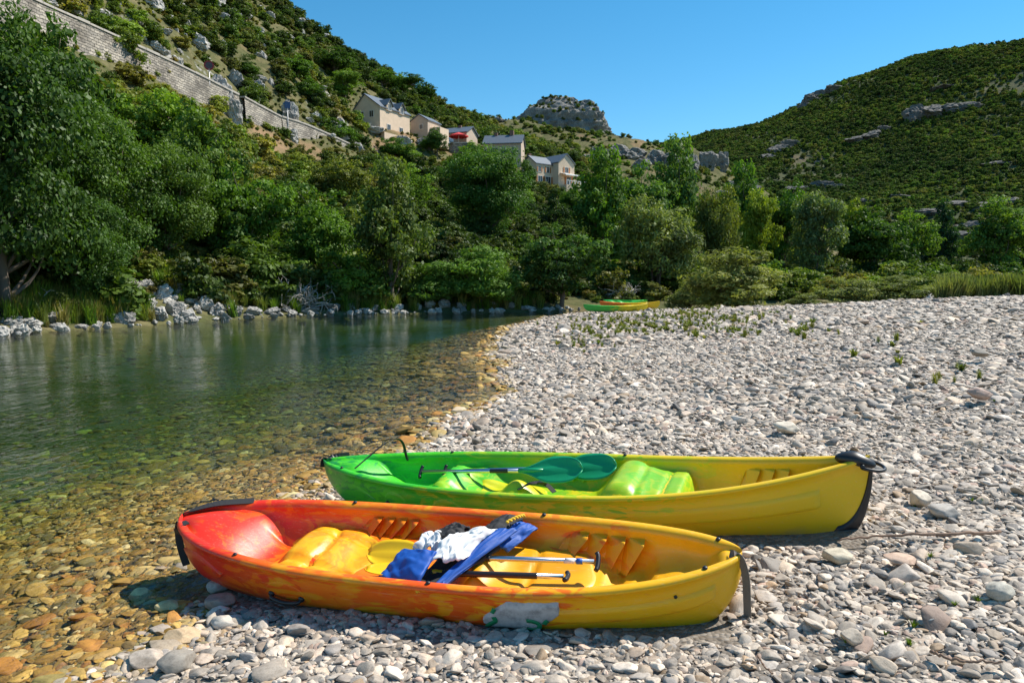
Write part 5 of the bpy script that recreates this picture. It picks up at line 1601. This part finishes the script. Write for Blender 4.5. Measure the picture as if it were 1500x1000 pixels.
for (px, py, sx, sy, n) in [(110, 455, 45, 12, 260), (140, 440, 30, 22, 220), (60, 465, 40, 6, 120), (320, 425, 25, 12, 120), (345, 440, 20, 8, 100), (460, 440, 50, 12, 300), (300, 405, 30, 14, 160), (210, 395, 30, 14, 120), (545, 448, 14, 5, 60), (500, 440, 20, 10, 100), (730, 440, 20, 10, 90), (255, 410, 30, 16, 140)]:
    for k in range(n):
        q = hit(px + rng.normal() * sx * 0.6, py + rng.normal() * sy * 0.6, 20, 70) if k % 6 == 0 else None
        if q is not None and q[2] > 0.1:
            for j in range(6):
                x, y = q[0] + rng.normal() * 0.5, q[1] + rng.normal() * 0.5
                g_.append((x, y))
for k in range(220):
    i = rng.integers(1, 7); u = rng.uniform()
    q = FB[i] * (1 - u) + FB[i + 1] * u
    if vnoise(np.array([[q[0] * 0.5, q[1] * 0.5, 0.2]]), 9)[0] > -0.25:
        g_.append((q[0] + rng.normal() * 0.4 - 0.3, q[1] + abs(rng.normal()) * 0.9))
g_ = np.array(g_); gzv = hill_z(g_)
okg = gzv > 0.12
grass('bank_grass', np.c_[g_, gzv][okg], 0.35, 1.2, TUFT, [(0.065, 0.12, 0.02), (0.05, 0.10, 0.02), (0.09, 0.12, 0.04), (0.12, 0.115, 0.06)], 'bright grass and reeds along the far water edge')
X = rng.uniform(21, 44, 2600); Y = rng.uniform(42, 56, 2600)
pg = np.c_[X, Y]; dsh = shore(pg)
ok = (750 + F * X / Y > 1375)
pg = pg[ok]
zz = np.maximum(beach_z(pg), hill_z(pg))
grass('tall_grass', np.c_[pg, zz], 0.8, 1.7, TUFT, [(0.085, 0.11, 0.06), (0.07, 0.10, 0.045), (0.11, 0.125, 0.07)], 'tall grey green grass at the back of the gravel bar')
# weeds on the gravel
w_ = []
for px, py, sx, sy, n in [(900, 474, 40, 9, 110), (950, 470, 40, 8, 110), (1010, 474, 30, 9, 90), (1050, 482, 20, 8, 40), (1000, 462, 30, 4, 50), (870, 488, 20, 8, 40), (1090, 490, 16, 6, 26), (1180, 497, 14, 5, 22), (1110, 470, 20, 6, 20), (1400, 560, 20, 12, 6), (1290, 530, 50, 20, 8)]:
    for k in range(n):
        g = G(px + rng.normal() * sx, py + rng.normal() * sy, 0.4)
        for _ in range(4): g = G(*pix(g)[:1], pix(g)[1], zb(g[0], g[1])) if False else g
        w_.append((g[0], g[1]))
w_ = np.array(w_); w_ = w_[shore(w_) > 0.6]
grass('gravel_weeds', np.c_[w_, beach_z(w_) + 0.03], 0.10, 0.26, WEED + TUFT, [(0.07, 0.10, 0.03), (0.085, 0.105, 0.035), (0.11, 0.12, 0.05)], 'low green weeds growing through the gravel bar', 'weeds')
w2 = np.array([G(px, py, 0.25)[:2] for px, py in [(1318, 884), (1400, 920), (1345, 770), (1425, 915), (1350, 940), (1290, 948), (1360, 845), (1420, 768), (1380, 615), (1405, 565), (1340, 590), (1440, 770), (1335, 960), (1240, 945), (1455, 620)]])
w2 = w2 + rng.normal(size=w2.shape) * 0.02
grass('small_sprigs', np.c_[w2, beach_z(w2) + 0.015], 0.03, 0.065, WEED, [(0.07, 0.11, 0.02), (0.06, 0.10, 0.02)], 'tiny green sprigs between the nearby stones', 'weeds')

# dead wood on the far bank
def driftwood(px, py, size, n, seed, label, flat=0.6):
    r = np.random.default_rng(seed)
    q = hit(px, py, 18, 90)
    if q is None: q = G(px, py, 0.2)
    s = size / F * q[1]
    m = MB()
    def grow(p, d, ln, rad, dep):
        pts = [p]
        for k in range(5):
            d = d + r.normal(size=3) * 0.28; d /= np.linalg.norm(d)
            p = p + d * ln / 5; pts.append(p)
        m.tube(pts, list(np.linspace(rad, rad * 0.5, 6)), 5)
        if dep > 0:
            for k in range(3):
                j = r.integers(2, 6)
                dd = d + r.normal(size=3) * 0.7
                grow(pts[j], dd / np.linalg.norm(dd), ln * 0.62, rad * 0.5, dep - 1)
    for k in range(n):
        a = r.uniform(0, 6.283)
        d = np.array([math.cos(a), math.sin(a) * 0.6, r.uniform(0.05, flat)])
        grow(np.array([r.normal() * s * 0.25, r.normal() * s * 0.15, 0.0]), d / np.linalg.norm(d), s * r.uniform(0.35, 0.7), 0.045, 2)
    o = m.build('dead_branch', M_DEAD, None, True)
    o.location = q + np.array([0, 0, 0.1])
    tag(o, label, 'dead branch')
driftwood(75, 472, 50, 6, 1, 'tangle of bleached roots at the water below the tall dark tree')
driftwood(425, 448, 70, 14, 2, 'grey heap of dead branches washed up on the far bank')
driftwood(455, 452, 60, 10, 3, 'low pile of brittle bleached twigs beside the grey heap')
driftwood(655, 440, 42, 4, 4, 'single forked bleached branch before the feathery shrubs', 1.6)
driftwood(915, 440, 36, 14, 5, 'dark brush pile under the trees behind the far kayaks', 1.2)
def pale_boulders():
    for i, (px, py, w, h) in enumerate([(1345, 424, 22, 10), (1362, 425, 26, 12), (1380, 424, 22, 9)]):
        q = P(px, py - 14, 50); z = max(zb(q[0], q[1]), float(hill_z(q[None, :2])[0]))
        s = 50 / F
        o = obj('boulder', STONES[i], M_STONE, None, (q[0], q[1], z + 0.45), (0.1, 0, i), (w * s / 2, w * s / 3, h * s))
        o.color = (0.62, 0.58, 0.54, 1)
        tag(o, ('narrow pale boulder nearest the long low willow shrub', 'largest pale boulder between the low willow shrubs', 'flat pale boulder nearest the grey green willow shrub')[i], 'boulder', 'pale boulders behind the gravel bar')
pale_boulders()

# ------------------------------------------------------------------ road wall and signs
def wall_mat():
    m, nt, b = nodes('dry_stone_masonry')
    tc = N(nt, 'ShaderNodeTexCoord')
    br = N(nt, 'ShaderNodeTexBrick')
    br.inputs['Scale'].default_value = 1.0
    br.inputs['Brick Width'].default_value = 0.62; br.inputs['Row Height'].default_value = 0.27; br.inputs['Mortar Size'].default_value = 0.028
    br.inputs['Color1'].default_value = (0.46, 0.41, 0.35, 1); br.inputs['Color2'].default_value = (0.26, 0.235, 0.21, 1); br.inputs['Mortar'].default_value = (0.07, 0.065, 0.055, 1)
    n0 = noise(nt, tc.outputs['UV'], 1.3, 3)
    vm = N(nt, 'ShaderNodeVectorMath', operation='MULTIPLY_ADD')
    L(nt, n0.outputs['Color'], vm.inputs[0]); vm.inputs[1].default_value = (0.5, 0.4, 0); L(nt, tc.outputs['UV'], vm.inputs[2])
    L(nt, vm.outputs[0], br.inputs['Vector'])
    n = noise(nt, tc.outputs['UV'], 0.4, 5)
    f = ramp(nt, n.outputs[0], [(0.3, (0.42, 0.40, 0.37)), (0.6, (1.1, 1.08, 1.03))])
    L(nt, mixc(nt, 1.0, br.outputs['Color'], f, 'MULTIPLY'), b.inputs['Base Color'])
    b.inputs['Roughness'].default_value = 0.95
    bump(nt, br.outputs['Fac'], 0.6, 0.06, b).invert = True
    return m
M_WALL = wall_mat()
M_COPE = simple('coping_stone', (0.42, 0.38, 0.33), 0.9, var=0.4, scale=1.2, bmp=0.4, bdist=0.05)
def road_wall(tops, hgt, label):
    pts = spline([P(*t) for t in tops], 24)
    r = empty('road_wall', pts[0]); tag(r, label, 'wall')
    o0 = pts[0]
    V, Q, UV = [], [], []
    s = 0
    for i, p in enumerate(pts):
        if i: s += np.linalg.norm((p - pts[i - 1])[:2])
        d = pts[min(i + 1, 24)] - pts[max(i - 1, 0)]; n = np.array([d[1], -d[0], 0]); n /= np.linalg.norm(n)
        if n[1] > 0: n = -n
        q = p - o0
        for (off, z) in ((0.35, -hgt), (0.0, 0), (-0.55, 0), (-0.55, -hgt)):
            V.append(q + n * off + np.array([0, 0, z])); UV.append((s, z if off >= 0 else z + 0.5))
    for i in range(24):
        for k in range(3):
            Q.append((i * 4 + k, i * 4 + 4 + k, i * 4 + 5 + k, i * 4 + 1 + k))
    me = mesh_np('masonry', np.array(V), Q, smooth=False)
    uv = me.uv_layers.new(name='UVMap')
    li = np.empty(len(me.loops), np.int32); me.loops.foreach_get('vertex_index', li)
    uv.data.foreach_set('uv', np.array(UV, np.float32)[li].ravel())
    obj('masonry', me, M_WALL, r)
    # coping stones one by one
    acc, nxt = 0, 0
    for i in range(24):
        a, b = pts[i] - o0, pts[i + 1] - o0
        seg = np.linalg.norm(b - a); k = max(1, int(seg / 1.1))
        d = (b - a) / seg; n = np.array([d[1], -d[0], 0]); n /= np.linalg.norm(n)
        for j in range(k):
            u0, u1 = j / k + 0.012, (j + 1) / k - 0.012
            p0, p1 = a + (b - a) * u0, a + (b - a) * u1
            z = 0.004; t = 0.20 + random.uniform(-0.03, 0.05)
            w0, w1 = 0.10, -0.65
            if n[1] > 0: w0, w1 = 0.65, -0.10
            V8 = [p0 + n * w0 + (0, 0, z), p1 + n * w0 + (0, 0, z), p1 + n * w1 + (0, 0, z), p0 + n * w1 + (0, 0, z)]
            m = MB().prism(V8, (0, 0, t))
            m.build('coping_stone', M_COPE, r)
    return r
road_wall(WALLS[0], 4.5, 'long dry stone retaining wall under the road with a stone parapet')
road_wall(WALLS[1], 6.0, 'tall short section of stone retaining wall beside the pale crag')
road_wall(WALLS[2], 3.4, 'lower stone road wall leading down to the village')
M_POLE = simple('galvanised_pole', (0.42, 0.42, 0.42), 0.5, 0.6)
def road_sign(px, py, Y, round_, label):
    q = P(px, py, Y)
    r = empty('road_sign', q - np.array([0, 0, 3.2])); tag(r, label, 'sign')
    MB().tube([(0, 0.05, -2), (0, 0.05, 3.0)], 0.06, 8).build('pole', M_POLE, r, True)
    if round_:
        MB().tube([(0, 0, 3.2), (0, 0.04, 3.2)], 0.55, 24).build('disc', simple('sign_red', (0.30, 0.02, 0.02), 0.5), r)
        MB().tube([(0, -0.02, 3.2), (0, -0.002, 3.2)], 0.38, 24).build('disc_face', simple('sign_dark', (0.09, 0.06, 0.07), 0.5), r)
    else:
        MB().box(-0.38, 0.38, 0, 0.04, 2.75, 3.65).build('panel', simple('sign_blue', (0.03, 0.06, 0.14), 0.5), r)
        MB().box(-0.33, 0.33, -0.012, -0.003, 2.8, 3.6).build('panel_face', simple('sign_blue_face', (0.05, 0.10, 0.22), 0.5), r)
    r.rotation_euler.z = 0.25
road_sign(306, 96, 86, True, 'round road sign with red rim above the long road wall')
road_sign(421, 154, 101, False, 'small blue rectangular sign above the end of the tall wall')

# ------------------------------------------------------------------ village
M_RENDER = simple('stone_render', (0.68, 0.52, 0.38), 0.95, var=0.18, scale=1.1, bmp=0.3, bdist=0.04)
M_RENDER2 = simple('grey_stone_render', (0.50, 0.39, 0.30), 0.95, var=0.2, scale=1.3, bmp=0.3, bdist=0.04)
M_SLATE = simple('slate_roof', (0.105, 0.125, 0.15), 0.5, var=0.25, scale=2.5, bmp=0.35, bdist=0.03)
M_GLASS = simple('window_glass', (0.02, 0.025, 0.03), 0.08, var=0.1, bmp=0)
M_SHUT = simple('orange_wood', (0.42, 0.16, 0.05), 0.7, var=0.15, scale=3, bmp=0.2)
M_FRAME = simple('window_frame', (0.62, 0.58, 0.52), 0.7, var=0.08, bmp=0)
M_WPAINT = simple('white_paint', (0.75, 0.73, 0.70), 0.7, var=0.06, bmp=0)
M_BRICK = simple('chimney_brick', (0.22, 0.12, 0.09), 0.9, var=0.2, scale=3)

def gable_body(root, x0, x1, y0, y1, hz, ridge, mat, apex=0.5, axis='y', overhang=0.35, base=-4.0, roofmat=None):
    """gabled block; ridge runs along axis"""
    rm = roofmat or M_SLATE
    if axis == 'y':
        xm = x0 + (x1 - x0) * apex
        prof = [(x0, y0, base), (x1, y0, base), (x1, y0, hz), (xm, y0, ridge), (x0, y0, hz)]
        w = MB().prism(prof, (0, y1 - y0, 0)).build('wall', mat, root)
        for xa in (x0, x1):
            sg = -1 if xa == x0 else 1
            sl = (hz - ridge) / abs(xa - xm)
            e = (xa + sg * overhang, hz + sl * overhang)
            q = [(xm, y0 - overhang, ridge + 0.03), (e[0], y0 - overhang, e[1] + 0.03), (e[0], y0 - overhang, e[1] + 0.25), (xm, y0 - overhang, ridge + 0.26)]
            if sg < 0: q = q[::-1]
            MB().prism(q, (0, y1 - y0 + 2 * overhang, 0)).build('roof', rm, root)
    else:
        ym = y0 + (y1 - y0) * apex
        prof = [(x0, y0, base), (x0, y1, base), (x0, y1, hz), (x0, ym, ridge), (x0, y0, hz)]
        w = MB().prism(prof[::-1], (x1 - x0, 0, 0)).build('wall', mat, root)
        for ya in (y0, y1):
            sg = -1 if ya == y0 else 1
            sl = (hz - ridge) / abs(ya - ym)
            e = (ya + sg * overhang, hz + sl * overhang)
            q = [(x0 - overhang, ym, ridge + 0.03), (x0 - overhang, e[0], e[1] + 0.03), (x0 - overhang, e[0], e[1] + 0.25), (x0 - overhang, ym, ridge + 0.26)]
            if sg > 0: q = q[::-1]
            MB().prism(q, (x1 - x0 + 2 * overhang, 0, 0)).build('roof', rm, root)

def window(root, p, nrm, w, h, shutter=None, frame=M_FRAME, name='window'):
    """p: centre on the wall; nrm: 'x+','x-','y-'"""
    def bx(u0, u1, z0, z1, d0, d1):
        m = MB()
        if nrm[0] == 'y': s = -1 if nrm[1] == '-' else 1; a = sorted((p[1] + s * d0, p[1] + s * d1)); return m.box(p[0] + u0, p[0] + u1, a[0], a[1], p[2] + z0, p[2] + z1)
        s = -1 if nrm[1] == '-' else 1; a = sorted((p[0] + s * d0, p[0] + s * d1)); return m.box(a[0], a[1], p[1] + u0, p[1] + u1, p[2] + z0, p[2] + z1)
    o = bx(-w / 2, w / 2, -h / 2, h / 2, -0.05, 0.03).build(name, M_GLASS, root)
    t = 0.13
    for nm, q in (('lintel', (-w / 2 - t, w / 2 + t, h / 2, h / 2 + t)), ('sill', (-w / 2 - t, w / 2 + t, -h / 2 - t, -h / 2)), ('jamb', (-w / 2 - t, -w / 2, -h / 2, h / 2)), ('jamb', (w / 2, w / 2 + t, -h / 2, h / 2))):
        bx(*q, -0.05, 0.07).build(nm, frame, o)
    bx(-0.035, 0.035, -h / 2, h / 2, 0.0, 0.055).build('mullion', frame, o)
    if shutter:
        for s_ in (-1, 1):
            u = sorted((s_ * (w / 2 + t + 0.02), s_ * (w / 2 + t + 0.02 + w * 0.5)))
            bx(u[0], u[1], -h / 2, h / 2, 0.02, 0.09).build('shutter', shutter, o)
    return o

def house_root(px, py, Y, yaw, label, sc_=0.82):
    q = P(px, py, Y)
    r = empty('house', q, yaw); tag(r, label, 'house')
    r.scale = (sc_,) * 3
    return r
# 1: dark gable, lit long side with two pointed dormers
h1 = house_root(556, 186, 140, math.radians(-30), 'stone house with dark gable and two pointed dormers high on the slope')
gable_body(h1, -4.4, 3.0, -3.4, 7.2, 3.6, 6.6, M_RENDER, 0.42, 'y', 0.3, -5)
for z, xs_, w in ((2.2, (-2.2, 0.6), 1.1),):
    for x in xs_: window(h1, (x, -3.4, z), 'y-', w, 1.3)
for y in (-0.4, 4.0):
    window(h1, (3.0, y, -0.8), 'x+', 1.1, 1.8)
    d = MB().prism([(2.2, y - 0.95, 3.2), (3.25, y - 0.95, 3.2), (3.25, y - 0.95, 4.3), (2.2, y - 0.95, 4.3)], (0, 1.9, 0)).build('dormer', M_RENDER, h1)
    MB().prism([(3.25, y - 0.95, 4.3), (3.25, y + 0.95, 4.3), (3.25, y, 5.5)], (-2.4, 0, 0)).build('dormer_gable', M_RENDER, d)
    for s_ in (-1, 1):
        q = [(3.6, y, 5.62), (3.6, y + s_ * 1.25, 4.08), (3.6, y + s_ * 1.25, 4.24), (3.6, y, 5.80)]
        MB().prism(q if s_ < 0 else q[::-1], (-3.2, 0, 0)).build('dormer_roof', M_SLATE, d)
    window(h1, (3.25, y, 3.9), 'x+', 0.8, 1.3)
MB().box(3.1, 5.2, -4.6, 8.0, -6.5, -2.4).build('terrace', M_RENDER, h1)
MB().box(-6.0, 3.0, -6.4, -3.5, -6.5, -1.6).build('terrace', M_RENDER, h1)
for k in range(7):
    MB().box(-5.9 + k * 1.4, -5.8 + k * 1.4, -6.35, -6.25, -1.6, -0.7).build('railing_post', M_WPAINT, h1)
MB().box(-6.0, 2.9, -6.36, -6.24, -0.7, -0.62).build('handrail', M_WPAINT, h1)
# 2: small stone barn
h2 = house_root(622, 194, 148, math.radians(-25), 'small shaded stone barn below the dormer house')
gable_body(h2, -2.4, 2.4, -2.5, 3.5, 2.2, 3.6, M_RENDER2, 0.5, 'y', 0.2, -4)
window(h2, (0.6, -2.5, 0.8), 'y-', 0.8, 1.0)
MB().box(2.5, 5.2, -1.5, 2.5, -4, 0.6).build('annex', M_RENDER, h2)
# 3: low cottage behind the red parasol
h3 = house_root(668, 207, 158, math.radians(-22), 'low slate roofed cottage behind the red parasol')
gable_body(h3, -3.6, 4.2, -2.5, 4.0, 1.6, 3.3, M_RENDER2, 0.5, 'x', 0.35, -3)
MB().box(0.4, 1.2, 0.5, 1.1, 2.8, 4.0).build('chimney', M_BRICK, h3)
window(h3, (-1.6, -2.5, 0.5), 'y-', 0.9, 1.1); window(h3, (2.2, -2.5, 0.5), 'y-', 0.9, 1.1, M_SHUT)
tw = empty('terrace_wall', P(662, 234, 150)); tag(tw, 'pale stone terrace wall under the blue car and parasol', 'wall')
me = MB().box(-3.6, 4.2, -0.4, 0.4, -2, 3.1).mesh('masonry')
uvl = me.uv_layers.new(name='UVMap'); li = np.empty(len(me.loops), np.int32); me.loops.foreach_get('vertex_index', li)
vv = np.array([v.co[:] for v in me.vertices]); uvl.data.foreach_set('uv', np.c_[vv[:, 0] + vv[:, 1], vv[:, 2]].astype(np.float32)[li].ravel())
obj('masonry', me, M_WALL, tw)
for k in range(7): MB().box(-3.65 + k * 1.13, -2.55 + k * 1.13, -0.5, 0.5, 3.104, 3.32 + 0.02 * (k % 3)).build('coping_stone', M_COPE, tw)
# 4: long slate roof with chimneys behind the big tree
h4 = house_root(742, 222, 160, math.radians(-8), 'long slate roofed house with chimneys behind the big round tree')
gable_body(h4, -5.5, 4.2, -3, 4, 1.6, 4.0, M_RENDER2, 0.5, 'x', 0.35, -6)
MB().box(0.8, 1.8, 0.2, 1.2, 3.0, 5.4).build('chimney', M_BRICK, h4)
MB().box(-3.2, -2.4, 0.2, 0.9, 3.4, 4.9).build('chimney', M_BRICK, h4)
for x in (-3.2, -0.4, 2.4): window(h4, (x, -3, -0.2), 'y-', 0.9, 1.3)
# 5: gable house with orange shutters
h5 = house_root(806, 270, 142, math.radians(40), 'pale gable house with orange shutters, white awning and slate roof')
gable_body(h5, 0.9, 6.0, -1.8, 5.6, 4.9, 6.9, M_RENDER, 0.5, 'y', 0.22, -4)
gable_body(h5, -4.2, 0.896, 0.2, 5.2, 4.4, 6.2, M_RENDER, 0.5, 'x', 0.22, -4)
window(h5, (3.45, -1.8, 3.3), 'y-', 0.9, 1.2, M_SHUT)
window(h5, (4.2, -1.8, 0.9), 'y-', 1.2, 1.8, M_SHUT)
window(h5, (-0.6, 0.2, 3.2), 'y-', 0.8, 1.3, M_SHUT)
window(h5, (-0.5, 0.2, 0.7), 'y-', 1.4, 1.9, M_SHUT)
window(h5, (-3.0, 0.2, 0.7), 'y-', 1.2, 1.9, M_SHUT); window(h5, (-3.2, 0.2, 3.2), 'y-', 0.7, 1.1, M_SHUT)
aw = MB().prism([(1.4, -1.78, 2.5), (1.4, -3.7, 2.05), (1.4, -3.7, 2.12), (1.4, -1.78, 2.58)], (4.9, 0, 0)).build('awning', M_WPAINT, h5)
MB().box(1.4, 6.3, -3.74, -3.71, 1.85, 2.1).build('valance', M_WPAINT, aw)
tr_ = MB().box(1.0, 7.4, -4.4, -1.9, -4.0, -0.35).build('terrace', M_RENDER, h5)
for k in range(8): MB().box(1.05 + k * 0.88, 1.2 + k * 0.88, -4.4, -4.28, -0.35, 0.55).build('railing_post', M_WPAINT, tr_)
MB().box(1.0, 7.4, -4.42, -4.26, 0.55, 0.68).build('handrail', M_WPAINT, tr_)
MB().box(-3.9, -3.2, 3.0, 3.7, 5.2, 7.0).build('chimney', M_BRICK, h5)

# red parasol
pr = empty('parasol', P(672, 212, 153)); tag(pr, 'red parasol open on the village terrace', 'parasol')
MB().tube([(0, 0, -1), (0, 0, 2.5)], 0.04, 8).build('pole', M_WPAINT, pr)
V = [(0, 0, 2.5)] + [(2.0 * math.cos(a * math.pi / 4), 2.0 * math.sin(a * math.pi / 4), 1.75) for a in range(8)]
MB().add(V, [(0, i + 1, (i + 1) % 8 + 1) for i in range(8)]).build('canopy', simple('red_canvas', (0.55, 0.03, 0.03), 0.8), pr)
Vv = []
for a in range(8): Vv.append((2.0 * math.cos(a * math.pi / 4), 2.0 * math.sin(a * math.pi / 4), 1.745))
for a in range(8): Vv.append((2.0 * math.cos(a * math.pi / 4), 2.0 * math.sin(a * math.pi / 4), 1.5))
MB().add(Vv, [(i, (i + 1) % 8, 8 + (i + 1) % 8, 8 + i) for i in range(8)]).build('valance', MATS['red_canvas'], pr)

# cars
def car(px, py, Y, yaw, col, label):
    q = P(px, py, Y)
    r = empty('parked_car', q, yaw); tag(r, label, 'car')
    paint = simple('car_paint_%s' % label.split()[0], col, 0.25, var=0.03, bmp=0)
    prof = [(-2.0, 0.35), (-2.05, 0.7), (-1.9, 0.92), (-1.0, 1.0), (-0.4, 1.42), (0.9, 1.46), (1.6, 1.05), (2.0, 0.95), (2.05, 0.4)]
    b = MB().prism([(x, -0.8, z) for x, z in prof], (0, 1.6, 0)).build('body', paint, r)
    bv = b.modifiers.new('round', 'BEVEL'); bv.width = 0.08; bv.segments = 2
    for s_ in (-1, 1):
        y = 0.803 * s_
        for x0, x1, x2, x3 in ((-0.78, 0.15, 0.15, -0.36), (0.25, 1.3, 0.85, 0.25)):
            m = MB(); d = 0.006 * s_
            m.prism([(x0, y, 1.02), (x1, y, 1.02), (x2, y, 1.38), (x3, y, 1.38)], (0, d, 0)).build('side_window', M_GLASS, r)
    MB().prism([(-1.02, -0.7, 1.02), (-0.46, -0.66, 1.40), (-0.46, 0.66, 1.40), (-1.02, 0.7, 1.02)], (-0.03, 0, 0.02)).build('windscreen', M_GLASS, r)
    for x in (-1.25, 1.25):
        for y in (-0.82, 0.66):
            w = MB().tube([(x, y, 0.32), (x, y + 0.16, 0.32)], 0.32, 16).build('wheel', M_BLACK, r)
            MB().tube([(x, y - 0.01, 0.32), (x, y + 0.17, 0.32)], 0.19, 12).build('rim', M_STEEL, w)
    for y in (-0.55, 0.55): MB().box(-2.10, -2.0, y - 0.14, y + 0.14, 0.62, 0.76).build('headlight', M_GLASS, r)
cz = lambda px, Y: 357
car(727, 357, 83, 0.3, (0.03, 0.10, 0.28), 'blue car parked in the shade under the big round tree')
car(754, 355, 85, 0.2, (0.72, 0.72, 0.72), 'white car parked beside a blue one under the big round tree')
car(701, 357, 84, 0.25, (0.35, 0.03, 0.03), 'red car parked deepest under the big round tree')
car(649, 212, 149.5, 0.1, (0.25, 0.36, 0.50), 'pale blue car parked on the village terrace wall')
